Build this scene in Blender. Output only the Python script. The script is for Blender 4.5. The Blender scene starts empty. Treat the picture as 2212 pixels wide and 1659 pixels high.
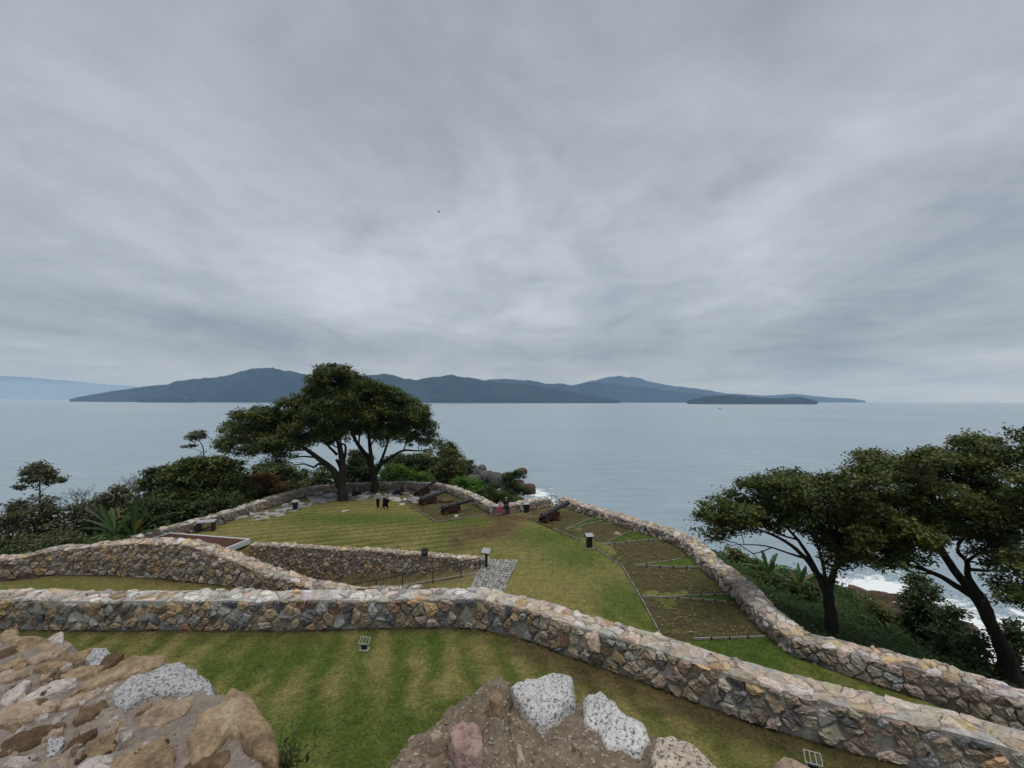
import bpy, math, random
import numpy as np
from mathutils import Vector, Matrix
R = math.radians
random.seed(7); rng = np.random.default_rng(7)
sc = bpy.context.scene
C = sc.collection
# ------------------------------------------------------------------ camera
FPX, CX, CY, CAMZ = 928.0, 1106.0, 829.5, 10.4
PITCH, ROLL = 2.19, 0.155
cam = bpy.data.cameras.new('camera'); camo = bpy.data.objects.new('camera', cam); C.objects.link(camo)
cam.sensor_width = 36; cam.lens = FPX / 2212 * 36; cam.clip_start = 0.05; cam.clip_end = 300000
CAMR = Matrix.Rotation(R(90 + PITCH), 3, 'X') @ Matrix.Rotation(R(ROLL), 3, 'Z')
camo.matrix_world = Matrix.Translation((0, 0, CAMZ)) @ CAMR.to_4x4()
sc.camera = camo
# ------------------------------------------------------------------ world and sun
SUN_EL, SUN_AZ = 78, 165
w = bpy.data.worlds.new("World"); sc.world = w; w.use_nodes = True
nt = w.node_tree; N = nt.nodes; L = nt.links
bg = N['Background']; bg.inputs[1].default_value = 0.1
sky = N.new('ShaderNodeTexSky'); sky.sky_type = 'NISHITA'; sky.sun_disc = False
sky.sun_elevation = R(SUN_EL); sky.sun_rotation = R(SUN_AZ)
tc = N.new('ShaderNodeTexCoord'); sep = N.new('ShaderNodeSeparateXYZ'); L.new(tc.outputs['Generated'], sep.inputs[0])
def wm(op, a, b=None, clamp=False):
    n = N.new('ShaderNodeMath'); n.operation = op; n.use_clamp = clamp
    for i, v in enumerate((a, b)):
        if v is None: continue
        if isinstance(v, (int, float)): n.inputs[i].default_value = v
        else: L.new(v, n.inputs[i])
    return n.outputs[0]
zc = wm('MAXIMUM', sep.outputs[2], 0.0)
den = wm('ADD', zc, 0.13)
px = wm('DIVIDE', sep.outputs[0], den); py = wm('DIVIDE', sep.outputs[1], den)
def cloud_noise(sx, sy, scale, detail, rough, off, dist=0.0):
    cb = N.new('ShaderNodeCombineXYZ'); L.new(wm('MULTIPLY', px, sx), cb.inputs[0]); L.new(wm('MULTIPLY', py, sy), cb.inputs[1]); cb.inputs[2].default_value = off
    n = N.new('ShaderNodeTexNoise'); L.new(cb.outputs[0], n.inputs['Vector'])
    n.inputs['Scale'].default_value = scale; n.inputs['Detail'].default_value = detail; n.inputs['Roughness'].default_value = rough; n.inputs['Distortion'].default_value = dist
    return n.outputs['Fac']
n1 = cloud_noise(0.75, 0.42, 0.8, 3, 0.45, 3.1, 0.5)
n2 = cloud_noise(1.0, 0.75, 1.9, 6, 0.55, 8.4, 0.7)
n3 = cloud_noise(1.0, 1.0, 7.0, 6, 0.62, 1.7, 0.3)
mixn = wm('ADD', wm('ADD', wm('MULTIPLY', n1, 0.56), wm('MULTIPLY', n2, 0.32)), wm('MULTIPLY', n3, 0.12))
ramp = N.new('ShaderNodeValToRGB'); L.new(mixn, ramp.inputs[0])
e = ramp.color_ramp.elements
e[0].position = 0.35; e[0].color = (2.25, 2.5, 2.9, 1)
e[1].position = 0.63; e[1].color = (4.25, 4.7, 5.15, 1)
# thinner, brighter cover halfway up the sky ahead, thicker overhead
vert = N.new('ShaderNodeValToRGB'); L.new(zc, vert.inputs[0]); ve = vert.color_ramp.elements
ve[0].position = 0.0; ve[0].color = (1.0, 1.0, 1.03, 1)
ve[1].position = 1.0; ve[1].color = (0.8, 0.8, 0.8, 1)
q = ve.new(.03); q.color = (1.0, 1.0, 1.02, 1)
q = ve.new(.045); q.color = (1.01, 1.01, 1.01, 1)
for p_, v_ in ((0.06, 1.02), (0.105, 0.84), (0.15, 0.97), (.2, 1.08), (0.3, 1.1), (0.45, 1.0), (0.62, .84)):
    q = ve.new(p_); q.color = (v_, v_, v_, 1)
mul = N.new('ShaderNodeMixRGB'); mul.blend_type = 'MULTIPLY'; mul.inputs[0].default_value = 1
L.new(ramp.outputs[0], mul.inputs[1]); L.new(vert.outputs[0], mul.inputs[2])
# the deck is thinnest over the sound ahead and thickens outwards
pym = wm('MULTIPLY', wm('SUBTRACT', py, 2.4), .8); dd = wm('SQRT', wm('ADD', wm('MULTIPLY', px, px), wm('MULTIPLY', pym, pym)))
thick = N.new('ShaderNodeValToRGB'); L.new(wm('MULTIPLY', dd, .25), thick.inputs[0]); te = thick.color_ramp.elements
te[0].position = 0; te[0].color = (1.1, 1.1, 1.1, 1); te[1].position = 1; te[1].color = (.84, .84, .84, 1)
for p_, v_ in ((.25, 1.03), (.5, .9), (.75, .86)):
    q = te.new(p_); q.color = (v_, v_, v_, 1)
mul2 = N.new('ShaderNodeMixRGB'); mul2.blend_type = 'MULTIPLY'; mul2.inputs[0].default_value = 1; L.new(mul.outputs[0], mul2.inputs[1]); L.new(thick.outputs[0], mul2.inputs[2]); mul = mul2
cov = N.new('ShaderNodeMixRGB'); cov.inputs[0].default_value = 0.97
L.new(sky.outputs[0], cov.inputs[1]); L.new(mul.outputs[0], cov.inputs[2]); L.new(cov.outputs[0], bg.inputs[0])
sun = bpy.data.lights.new('sun', 'SUN'); sun.energy = 1.5; sun.angle = R(40); sun.color = (1, .96, .9)
so = bpy.data.objects.new('sun', sun); C.objects.link(so)
sd_ = Vector((math.sin(R(SUN_AZ)) * math.cos(R(SUN_EL)), math.cos(R(SUN_AZ)) * math.cos(R(SUN_EL)), math.sin(R(SUN_EL))))
so.rotation_euler = sd_.to_track_quat('Z', 'Y').to_euler()
sc.view_settings.view_transform = 'Standard'; sc.view_settings.look = 'None'
sc.cycles.volume_bounces = 3; sc.view_settings.exposure = 0.45; sc.view_settings.gamma = 1
# ------------------------------------------------------------------ helpers
def ray(X, Y):
    d = CAMR @ Vector(((X - CX) / FPX, (CY - Y) / FPX, -1)); return d
def G(X, Y, z=0.0):                       # where the sight line meets height z
    d = ray(X, Y); t = (z - CAMZ) / d.z; return (d.x * t, d.y * t)
def P(X, Y, y):                           # where the sight line is y metres ahead
    d = ray(X, Y); t = y / d.y; return np.array((d.x * t, y, CAMZ + d.z * t))
Z1 = lambda X, Y: (X * .3, 746.6 + Y * .3)
Z2 = lambda X, Y: (442.4 + X * .25, 746.6 + Y * .25)
Z3 = lambda X, Y: (774.4 + X * .225, 968 + Y * .225)
Z4 = lambda X, Y: (1216.6 + X * .26665, 995.4 + Y * .26665)
Z5 = lambda X, Y: (1493 + X / 3, 912.5 + Y / 3)
Z6 = lambda X, Y: (X * .35, 1106 + Y * .35)
Z7 = lambda X, Y: (719 + X * .35, 1216.6 + Y * .35)
Z8 = lambda X, Y: (1438 + X * .35, 1272 + Y * .35)
def vnoise(p, seed=0):
    p = np.asarray(p, float); i = np.floor(p).astype(np.int64); f = p - i; f = f * f * (3 - 2 * f)
    def h(a, b, c):
        n = (a * 374761393 + b * 668265263 + c * 2147483647 + seed * 974634777) & 0xffffffff
        n = ((n ^ (n >> 13)) * 1274126177) & 0xffffffff
        n = ((n ^ (n >> 16)) * 2246822519) & 0xffffffff
        return ((n ^ (n >> 15)) & 0xffff) / 65535.0
    r = 0
    for a in (0, 1):
        for b in (0, 1):
            for c in (0, 1):
                wgt = (f[:, 0] if a else 1 - f[:, 0]) * (f[:, 1] if b else 1 - f[:, 1]) * (f[:, 2] if c else 1 - f[:, 2])
                r = r + wgt * h(i[:, 0] + a, i[:, 1] + b, i[:, 2] + c)
    return r * 2 - 1
def fbm(p, oct=4, seed=0, gain=.5):
    p = np.asarray(p, float); r = 0; a = 1.0
    for o in range(oct):
        r = r + a * vnoise(p * 2 ** o + 17.3 * o, seed + o); a *= gain
    return r
def fbm2(x, y, s, oct=4, seed=0, gain=.5):
    return fbm(np.stack([np.ravel(x) * s, np.ravel(y) * s, np.zeros(np.size(x)) + .37], 1), oct, seed, gain).reshape(np.shape(x))
def sdf(x, y, poly):                      # negative inside
    x = np.asarray(x, float); y = np.asarray(y, float); poly = np.asarray(poly, float)
    d = np.full(x.shape, 1e18); ins = np.zeros(x.shape, bool); n = len(poly)
    for k in range(n):
        ax, ay = poly[k]; bx, by = poly[(k + 1) % n]
        ex, ey = bx - ax, by - ay; wx, wy = x - ax, y - ay
        t = np.clip((wx * ex + wy * ey) / (ex * ex + ey * ey + 1e-12), 0, 1)
        d = np.minimum(d, (wx - ex * t) ** 2 + (wy - ey * t) ** 2)
        c = ((ay <= y) != (by <= y)) & (x < ex * (y - ay) / (ey if abs(ey) > 1e-12 else 1e-12) + ax)
        ins ^= c
    d = np.sqrt(d); return np.where(ins, -d, d)
def dline(x, y, pl):
    d = np.full(np.shape(x), 1e9)
    for (ax, ay), (bx, by) in zip(pl[:-1], pl[1:]):
        ex, ey = bx - ax, by - ay; t = np.clip(((x - ax) * ex + (y - ay) * ey) / (ex * ex + ey * ey + 1e-12), 0, 1)
        d = np.minimum(d, np.hypot(x - ax - ex * t, y - ay - ey * t))
    return d
sstep = lambda a, b, x: (lambda t: t * t * (3 - 2 * t))(np.clip((x - a) / (b - a), 0, 1))
def mesh_np(name, V, F, cols=None, smooth=False):
    """F: (n,4) or (n,3) array or list of faces"""
    me = bpy.data.meshes.new(name); V = np.asarray(V, np.float32)
    if isinstance(F, np.ndarray):
        n, k = F.shape
        me.vertices.add(len(V)); me.vertices.foreach_set('co', V.ravel())
        me.loops.add(n * k); me.loops.foreach_set('vertex_index', F.astype(np.int32).ravel())
        me.polygons.add(n); me.polygons.foreach_set('loop_start', np.arange(0, n * k, k, dtype=np.int32))
        me.polygons.foreach_set('loop_total', np.full(n, k, np.int32))
        me.update(calc_edges=True)
    else:
        me.from_pydata([tuple(map(float, v)) for v in V], [], [tuple(int(i) for i in f) for f in F]); me.update()
    if cols is not None:
        a = me.color_attributes.new('Col', 'FLOAT_COLOR', 'POINT')
        c = np.ones((len(V), 4), np.float32); c[:, :3] = cols; a.data.foreach_set('color', c.ravel())
    if smooth: me.polygons.foreach_set('use_smooth', np.ones(len(me.polygons), bool))
    me.validate(); return me
def obj(name, me, mat, parent=None):
    o = bpy.data.objects.new(name, me); C.objects.link(o)
    if mat is not None:
        me.materials.clear(); me.materials.append(mat)
    if parent is not None: o.parent = parent
    return o
def tag(o, label=None, cat=None, group=None, kind=None):
    if label: o['label'] = label
    if cat: o['category'] = cat
    if group: o['group'] = group
    if kind: o['kind'] = kind
    return o
def thing(name, label, cat, loc=(0, 0, 0), rz=0, group=None):
    o = bpy.data.objects.new(name, None); C.objects.link(o); o.empty_display_size = .2
    o.location = loc; o.rotation_euler = (0, 0, rz); return tag(o, label, cat, group)
class MB:                                  # mesh collector
    def __init__(s): s.v = []; s.f = []; s.c = []; s.n = 0
    def add(s, V, F, col=(1, 1, 1)):
        V = np.asarray(V, float); s.v.append(V); s.f += [tuple(i + s.n for i in f) for f in F]
        c = np.asarray(col, float); s.c.append(np.broadcast_to(c, (len(V), 3)) if c.ndim == 1 else c); s.n += len(V)
    def box(s, c, h, rz=0, rx=0, col=(1, 1, 1), bev=0.0):
        b = np.array([(x, y, z) for x in (-1, 1) for y in (-1, 1) for z in (-1, 1)], float)
        h = np.array(h, float)
        if bev <= 0:
            V = b * h; F = [(0, 1, 3, 2), (4, 6, 7, 5), (0, 4, 5, 1), (2, 3, 7, 6), (0, 2, 6, 4), (1, 5, 7, 3)]
        else:
            V = []; idx = {}
            for i, q in enumerate(b):
                for a in range(3):
                    k = h - bev; k = k.copy(); k[a] = h[a]; idx[(i, a)] = len(V); V.append(q * k)
            V = np.array(V); F = []
            for a in range(3):
                for sg in (0, 1):
                    ids = [i for i in range(8) if ((i >> (2 - a)) & 1) == sg]
                    F.append([idx[(ids[0], a)], idx[(ids[1], a)], idx[(ids[3], a)], idx[(ids[2], a)]])
            for i in range(8):
                F.append([idx[(i, 0)], idx[(i, 1)], idx[(i, 2)]])
                for a in range(3):
                    j = i ^ (1 << (2 - a))
                    if j > i:
                        o1, o2 = [k for k in range(3) if k != a]
                        F.append([idx[(i, o1)], idx[(j, o1)], idx[(j, o2)], idx[(i, o2)]])
        M = Matrix.Rotation(rz, 3, 'Z') @ Matrix.Rotation(rx, 3, 'X')
        s.add(V @ np.array(M).T + np.array(c), F, col)
    def tube(s, pts, rad, n=6, col=(1, 1, 1), cap=True):
        pts = np.asarray(pts, float); rad = np.broadcast_to(np.asarray(rad, float), (len(pts),))
        V = []; up = np.array((0.31, .17, .93))
        for i, p in enumerate(pts):
            t = pts[min(i + 1, len(pts) - 1)] - pts[max(i - 1, 0)]; t = t / (np.linalg.norm(t) + 1e-9)
            a = np.cross(t, up)
            if np.linalg.norm(a) < .2: a = np.cross(t, (1, 0, 0))
            a /= np.linalg.norm(a); b = np.cross(t, a)
            for k in range(n):
                th = 2 * math.pi * k / n; V.append(p + rad[i] * (math.cos(th) * a + math.sin(th) * b))
        F = [(i * n + k, i * n + (k + 1) % n, (i + 1) * n + (k + 1) % n, (i + 1) * n + k) for i in range(len(pts) - 1) for k in range(n)]
        if cap: F += [tuple(range(n))[::-1], tuple((len(pts) - 1) * n + k for k in range(n))]
        s.add(V, F, col)
    def lathe(s, prof, n=16, M=None, col=(1, 1, 1)):     # prof: (axis x, radius)
        V = [(x, r * math.cos(2 * math.pi * k / n), r * math.sin(2 * math.pi * k / n)) for x, r in prof for k in range(n)]
        F = [(i * n + k, i * n + (k + 1) % n, (i + 1) * n + (k + 1) % n, (i + 1) * n + k) for i in range(len(prof) - 1) for k in range(n)]
        F += [tuple(range(n))[::-1], tuple((len(prof) - 1) * n + k for k in range(n))]
        V = np.array(V)
        if M is not None: V = V @ np.array(M.to_3x3()).T + np.array(M.translation)
        s.add(V, F, col)
    def prism(s, poly, y0, y1, M=None, col=(1, 1, 1)):   # poly in x,z
        n = len(poly); V = np.array([(x, y0, z) for x, z in poly] + [(x, y1, z) for x, z in poly])
        F = [tuple(range(n)), tuple(range(2 * n - 1, n - 1, -1))] + [(k, n + k, n + (k + 1) % n, (k + 1) % n) for k in range(n)]
        if M is not None: V = V @ np.array(M.to_3x3()).T + np.array(M.translation)
        s.add(V, F, col)
    def build(s, name, mat, parent=None, smooth=False):
        me = mesh_np(name, np.concatenate(s.v), s.f, np.concatenate(s.c), smooth)
        return obj(name, me, mat, parent)
# ------------------------------------------------------------------ materials
class NT:
    def __init__(s, name, rough=.9, spec=.2):
        s.m = bpy.data.materials.new(name); s.m.use_nodes = True; s.t = s.m.node_tree; s.b = s.t.nodes['Principled BSDF']
        s.b.inputs['Roughness'].default_value = rough; s.b.inputs['Specular IOR Level'].default_value = spec
    def n(s, t, **k):
        q = s.t.nodes.new(t)
        for a, v in k.items(): setattr(q, a, v)
        return q
    def l(s, a, b): s.t.links.new(a, b)
    def put(s, sock, v):
        if hasattr(v, 'links'): s.l(v, sock)
        else: sock.default_value = v
    def co(s): return s.n('ShaderNodeTexCoord').outputs['Object']
    def geo(s): return s.n('ShaderNodeNewGeometry').outputs['Position']
    def noise(s, v, scale, det=5, rough=.6, dist=0):
        q = s.n('ShaderNodeTexNoise'); s.l(v, q.inputs['Vector']); q.inputs['Scale'].default_value = scale
        q.inputs['Detail'].default_value = det; q.inputs['Roughness'].default_value = rough; q.inputs['Distortion'].default_value = dist; return q.outputs['Fac']
    def vor(s, v, scale, feat='F1'):
        q = s.n('ShaderNodeTexVoronoi', feature=feat); s.l(v, q.inputs['Vector']); q.inputs['Scale'].default_value = scale; return q
    def ramp(s, f, *st):
        q = s.n('ShaderNodeValToRGB'); s.l(f, q.inputs[0]); el = q.color_ramp.elements
        for i, (p, c) in enumerate(st):
            x = el[i] if i < 2 else el.new(p)
            x.position = p; x.color = (*c, 1) if hasattr(c, '__len__') else (c, c, c, 1)
        return q.outputs[0]
    def mix(s, f, a, b, mode='MIX'):
        q = s.n('ShaderNodeMixRGB', blend_type=mode); s.put(q.inputs[0], f)
        for i, v in ((1, a), (2, b)): s.put(q.inputs[i], v if hasattr(v, 'links') else (*v, 1))
        return q.outputs[0]
    def math(s, op, a, b=0.0):
        q = s.n('ShaderNodeMath', operation=op); s.put(q.inputs[0], a); s.put(q.inputs[1], b); return q.outputs[0]
    def col(s): return s.n('ShaderNodeAttribute', attribute_name='Col').outputs['Color']
    def bump(s, h, strength=.5, dist=.02, prev=None):
        q = s.n('ShaderNodeBump'); s.l(h, q.inputs['Height']); q.inputs['Strength'].default_value = strength; q.inputs['Distance'].default_value = dist
        if prev is not None: s.l(prev, q.inputs['Normal'])
        return q.outputs[0]
    def done(s, color=None, nrm=None):
        if color is not None: s.put(s.b.inputs['Base Color'], color if hasattr(color, 'links') else (*color, 1))
        if nrm is not None: s.l(nrm, s.b.inputs['Normal'])
        return s.m
def m_plain(name, col, rough=.7, var=.25, scale=9, spec=.3, bump=.15, metal=0):
    t = NT(name, rough, spec); c = t.co(); f = t.noise(c, scale)
    t.b.inputs['Metallic'].default_value = metal
    k = t.mix(1.0, col, t.ramp(f, (.25, 1 - var), (.75, 1 + var)), 'MULTIPLY')
    return t.done(k, t.bump(f, bump, .01))
def m_attr(name, rough=.9, var=.3, scale=6, bump=.6, bdist=.02, spec=.2, fine=40):
    t = NT(name, rough, spec); c = t.geo(); f = t.noise(c, scale, 6, .65); g = t.noise(c, fine, 3, .6)
    k = t.mix(1.0, t.col(), t.ramp(f, (.28, 1 - var), (.72, 1 + var)), 'MULTIPLY')
    k = t.mix(1.0, k, t.ramp(g, (.3, 1 - var * .7), (.7, 1 + var * .7)), 'MULTIPLY')
    return t.done(k, t.bump(t.math('ADD', f, g), bump, bdist))
M_MASON = m_attr('rubble_masonry', .92, .34, 5, .7, .03, .15, 28)
M_PAVE = m_attr('worn_granite_setts', .8, .2, 6, .5, .015, .25, 40)
def m_leaf(name, trans=.25):
    t = NT(name, .55, .3); m = t.m
    k = t.col(); t.done(k)
    tr = t.n('ShaderNodeBsdfTranslucent'); t.l(k, tr.inputs['Color'])
    mx = t.n('ShaderNodeMixShader'); mx.inputs[0].default_value = trans
    t.l(t.b.outputs[0], mx.inputs[1]); t.l(tr.outputs[0], mx.inputs[2]); t.l(mx.outputs[0], t.t.nodes['Material Output'].inputs[0]); return m
M_LEAF = m_leaf('leaves')
def m_bark():
    t = NT('bark', .95, .1); c = t.geo(); mp = t.n('ShaderNodeMapping'); mp.inputs['Scale'].default_value = (1, 1, .25); t.l(c, mp.inputs[0])
    f = t.noise(mp.outputs[0], 9, 6, .7)
    return t.done(t.mix(1.0, t.col(), t.ramp(f, (.25, .45), (.75, 1.5)), 'MULTIPLY'), t.bump(f, .9, .05))
M_BARK = m_bark()
def m_lawn():
    t = NT('mown_grass', .95, .1); c = t.geo()
    a = t.noise(c, 2.2, 6, .72); b = t.noise(c, 8, 6, .78); d = t.noise(c, 34, 4, .75)
    k = t.mix(1.0, t.col(), t.ramp(a, (.3, .62), (.7, 1.32)), 'MULTIPLY')
    k = t.mix(1.0, k, t.ramp(b, (.32, .5), (.68, 1.5)), 'MULTIPLY')
    k = t.mix(1.0, k, t.ramp(d, (.32, .42), (.68, 1.6)), 'MULTIPLY')
    k = t.mix(t.ramp(t.noise(c, 2.6, 6, .7), (.55, 0.), (.72, .35)), k, (.20, .15, .07))
    return t.done(k, t.bump(t.math('ADD', b, d), 1.0, .05))
M_LAWN = m_lawn()
def m_soil():
    t = NT('bare_soil', .97, .08); c = t.geo()
    a = t.noise(c, 1.6, 5, .7); b = t.noise(c, 14, 5, .75)
    v = t.vor(c, 11); w_ = t.vor(c, 19)
    k = t.ramp(a, (.3, (.055, .046, .024)), (.47, (.088, .074, .036)), (.62, (.092, .098, .034)))
    k = t.mix(1.0, k, t.ramp(b, (.25, .45), (.75, 1.6)), 'MULTIPLY')
    k = t.mix(t.ramp(v.outputs['Distance'], (.13, .55), (.2, 0.)), k, (.2, .165, .11))
    k = t.mix(t.ramp(w_.outputs['Distance'], (.14, .6), (.2, 0.)), k, (.17, .12, .07))
    return t.done(k, t.bump(t.math('ADD', b, v.outputs['Distance']), 1.0, .06))
M_SOIL = m_soil()
def m_hill(name, c1, c2, c3, s1, s2):
    t = NT(name, .97, .05); c = t.geo(); a = t.noise(c, s1, 6, .65); b = t.noise(c, s2, 6, .7)
    k = t.ramp(a, (.3, c1), (.5, c2), (.72, c3)); k = t.mix(1.0, k, t.ramp(b, (.25, .45), (.75, 1.6)), 'MULTIPLY')
    return t.done(k, t.bump(b, 1.0, .5 / s2))
M_HILL = m_hill('slope_ground', (.016, .03, .010), (.03, .052, .015), (.05, .055, .022), .25, 2.5)
M_FOREST = m_hill('forest_far_off', (.010, .019, .012), (.018, .03, .018), (.035, .045, .028), .0014, .008)
def m_sea():
    t = NT('sea_water', .28, .5); c = t.geo()
    mp = t.n('ShaderNodeMapping'); mp.inputs['Scale'].default_value = (.55, 1.5, 1); mp.inputs['Rotation'].default_value = (0, 0, .12); t.l(c, mp.inputs[0])
    a = t.noise(mp.outputs[0], .16, 6, .62, .4); b = t.noise(mp.outputs[0], .9, 4, .6, .3)
    big = t.noise(c, .006, 4, .55)
    mp2 = t.n('ShaderNodeMapping'); mp2.inputs['Scale'].default_value = (.12, 1, 1); t.l(c, mp2.inputs[0])
    slick = t.noise(mp2.outputs[0], .004, 4, .6)
    k = t.ramp(big, (.3, (.26, .345, .40)), (.7, (.295, .38, .43)))
    k = t.mix(1.0, k, t.ramp(a, (.3, .86), (.7, 1.1)), 'MULTIPLY')
    k = t.mix(1.0, k, t.ramp(slick, (.35, .95), (.65, 1.04)), 'MULTIPLY')
    at = t.n('ShaderNodeAttribute', attribute_name='foam').outputs['Fac']
    fn = t.noise(c, .55, 8, .72, .8); fn2 = t.noise(c, 2.2, 6, .75, 1.5); fm = t.math('ADD', t.math('MULTIPLY', at, .49), t.math('ADD', t.math('MULTIPLY', fn, .85), t.math('MULTIPLY', fn2, .45)))
    fr = t.ramp(fm, (.93, 0.), (1.1, 1.))
    k = t.mix(fr, k, (.82, .85, .86))
    t.l(t.ramp(fr, (0., .26), (1., .9)), t.b.inputs['Roughness'])
    return t.done(k, t.bump(t.math('ADD', a, t.math('MULTIPLY', b, .3)), .75, .8))
M_SEA = m_sea()
def m_granite(name, base, dark, light, sc1):
    t = NT(name, .85, .25); c = t.co()
    v = t.noise(c, sc1, 2, .6, .2); w_ = t.noise(c, sc1 * .8, 2, .6, .2); b = t.noise(c, 9, 6, .65)
    k = t.ramp(v, (.36, dark), (.44, base), (.55, light))
    k = t.mix(t.ramp(w_, (.32, .85), (.38, 0.)), k, [x * .55 for x in dark])
    k = t.mix(1.0, k, t.ramp(b, (.25, .72), (.75, 1.2)), 'MULTIPLY')
    return t.done(k, t.bump(t.math('ADD', b, t.math('MULTIPLY', v, .5)), 1.0, .012))
M_GRANITE = m_granite('pale_speckled_granite', (.50, .49, .485), (.15, .15, .165), (.60, .59, .58), 150)
M_GRAYGRAN = m_granite('grey_granite', (.34, .33, .345), (.12, .12, .13), (.46, .45, .46), 130)
M_TANGRAN = m_granite('tan_speckled_granite', (.40, .33, .26), (.13, .11, .09), (.55, .48, .40), 120)
M_PINK = m_granite('pink_stone', (.27, .175, .155), (.20, .13, .115), (.34, .24, .21), 60)
def m_sand(name, c1, c2, c3):
    t = NT(name, .93, .12); c = t.co(); a = t.noise(c, 7, 7, .68, .4); b = t.noise(c, 60, 4, .7)
    k = t.ramp(a, (.3, c1), (.5, c2), (.7, c3)); k = t.mix(1.0, k, t.ramp(b, (.25, .55), (.75, 1.4)), 'MULTIPLY')
    return t.done(k, t.bump(t.math('ADD', a, t.math('MULTIPLY', b, .4)), 1.0, .02))
M_OCHRE = m_sand('ochre_sandstone', (.13, .09, .055), (.29, .21, .13), (.44, .35, .245))
M_TAN = m_sand('tan_stone', (.19, .14, .10), (.35, .27, .20), (.48, .40, .325))
M_BROWN = m_sand('dark_brown_stone', (.06, .04, .025), (.12, .08, .05), (.22, .15, .10))
M_PALE = m_sand('pale_stone', (.27, .23, .21), (.44, .395, .37), (.56, .53, .515))
def m_mortar(name, c1, c2, grit):
    t = NT(name, .95, .1); c = t.co(); a = t.noise(c, 5, 6, .65); b = t.noise(c, 45, 5, .75); v = t.vor(c, 85); v2 = t.vor(c, 38)
    k = t.ramp(a, (.3, c1), (.7, c2)); k = t.mix(1.0, k, t.ramp(b, (.25, .6), (.75, 1.4)), 'MULTIPLY')
    k = t.mix(t.ramp(v.outputs['Distance'], (.18, grit), (.26, 0.)), k, t.ramp(t.noise(c, 70, 2), (.35, (.16, .11, .07)), (.5, (.30, .26, .21)), (.65, (.42, .40, .37))))
    k = t.mix(t.ramp(v.outputs['Distance'], (.2, .0), (.5, .3 * grit)), k, (.03, .022, .017))
    k = t.mix(t.ramp(v2.outputs['Distance'], (.09, grit), (.13, 0.)), k, (.42, .36, .28))
    h = t.math('SUBTRACT', t.math('ADD', a, t.math('MULTIPLY', b, .6)), t.math('MULTIPLY', v.outputs['Distance'], .5 * grit + .05))
    return t.done(k, t.bump(h, 1.0, .015))
M_MORTAR = m_mortar('lime_mortar', (.195, .165, .138), (.31, .272, .235), .15)
M_CONGLO = m_mortar('gritty_concretion', (.13, .102, .074), (.295, .24, .18), .6)
M_BOULDER = m_hill('weathered_boulder', (.06, .062, .06), (.11, .112, .108), (.17, .165, .155), .35, 1.6)
M_REDROCK = m_hill('wet_brown_rock', (.04, .028, .022), (.09, .06, .045), (.15, .105, .08), .5, 2.)
M_IRON = m_plain('cast_iron', (.022, .022, .024), .55, .4, 8, .4, .2)
M_CARR = m_plain('red_brown_timber', (.042, .020, .014), .8, .35, 7, .2, .3)
M_RUST = m_plain('rusty_metal', (.19, .085, .04), .8, .4, 18, .3, .3)
M_BLACK = m_plain('black_metal', (.014, .014, .016), .5, .2, 9, .4, .05)
M_STEEL = m_plain('pale_steel', (.42, .43, .45), .4, .15, 6, .5, .05)
M_GREYP = m_plain('grey_panel', (.33, .35, .37), .35, .2, 14, .5, .05)
M_WHITE = m_plain('white_metal', (.62, .63, .65), .5, .12, 6, .4, .05)
M_GRAVEL = m_plain('red_gravel', (.085, .04, .032), .95, .5, 30, .1, .8)
M_BOARD = m_plain('weathered_board', (.26, .25, .21), .85, .3, 5, .2, .3)
M_HOSE = m_plain('pale_hose', (.5, .48, .42), .6, .2, 6, .3, .05)
def m_glassy(name, col):
    t = NT(name, .12, .6); return t.done(col)
M_LENS = m_glassy('lamp_glass', (.10, .11, .12))
M_SKIN = m_plain('skin', (.30, .18, .12), .6, .08, 20, .3, .02)
M_HAIR = m_plain('dark_hair', (.012, .009, .008), .6, .3, 60, .3, .2)
# ------------------------------------------------------------------ layout
far_wall_px = [(300, 1183), (400, 1154), (462.5, 1136.6), (515, 1119), (582.5, 1096.6), (655, 1073), (722.5, 1063.5), (770, 1060.5), (817, 1058.5), (880, 1057.5), (930, 1060), (967.6, 1066), (1010.5, 1085), (1060, 1111.7)]
gap_wall_px = [(1060, 1112.2), (1098, 1111.7), (1134, 1103), (1190, 1096)]
sea_wall_px = [(1206, 1094), (1235.5, 1103.5), (1270, 1114), (1366, 1147), (1424, 1166), (1464, 1182), (1489, 1201), (1512, 1227), (1537, 1249), (1587, 1294), (1616, 1331), (1657, 1374), (1710, 1417)]
right_wall_px = [(1710, 1417), (1850, 1466), (2000, 1513), (2212, 1590), (2330, 1640)]
near_wall_px = [(-330, 1372), (-150, 1366), (0, 1360), (150, 1361), (400, 1362), (700, 1360), (900, 1356), (985, 1356), (1050, 1361), (1150, 1386), (1250, 1424), (1400, 1476), (1600, 1554), (1800, 1612), (2000, 1668), (2212, 1730), (2350, 1780)]
ramp_wall_px = [(-300, 1268), (0, 1254), (108, 1242), (217, 1243), (315, 1248), (385, 1254.8), (437, 1259), (525, 1268), (665, 1275), (780, 1277), (907, 1274)]
ramp_wall_h = [1.0, 1.12, 1.38, 1.68, 2.05, 2.08, 1.88, 1.32, .5, .26, .22]
FAR = [G(*p) for p in far_wall_px]; GAPW = [G(*p) for p in gap_wall_px]; SEAW = [G(*p) for p in sea_wall_px]
RIGHTW = [G(*p) for p in right_wall_px]; NEARW = [G(*p) for p in near_wall_px]; RAMPW = [G(*p) for p in ramp_wall_px]
def on(a, b, d): k = d / math.hypot(b[0] - a[0], b[1] - a[1]); return (b[0] + (b[0] - a[0]) * k, b[1] + (b[1] - a[1]) * k)
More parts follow.
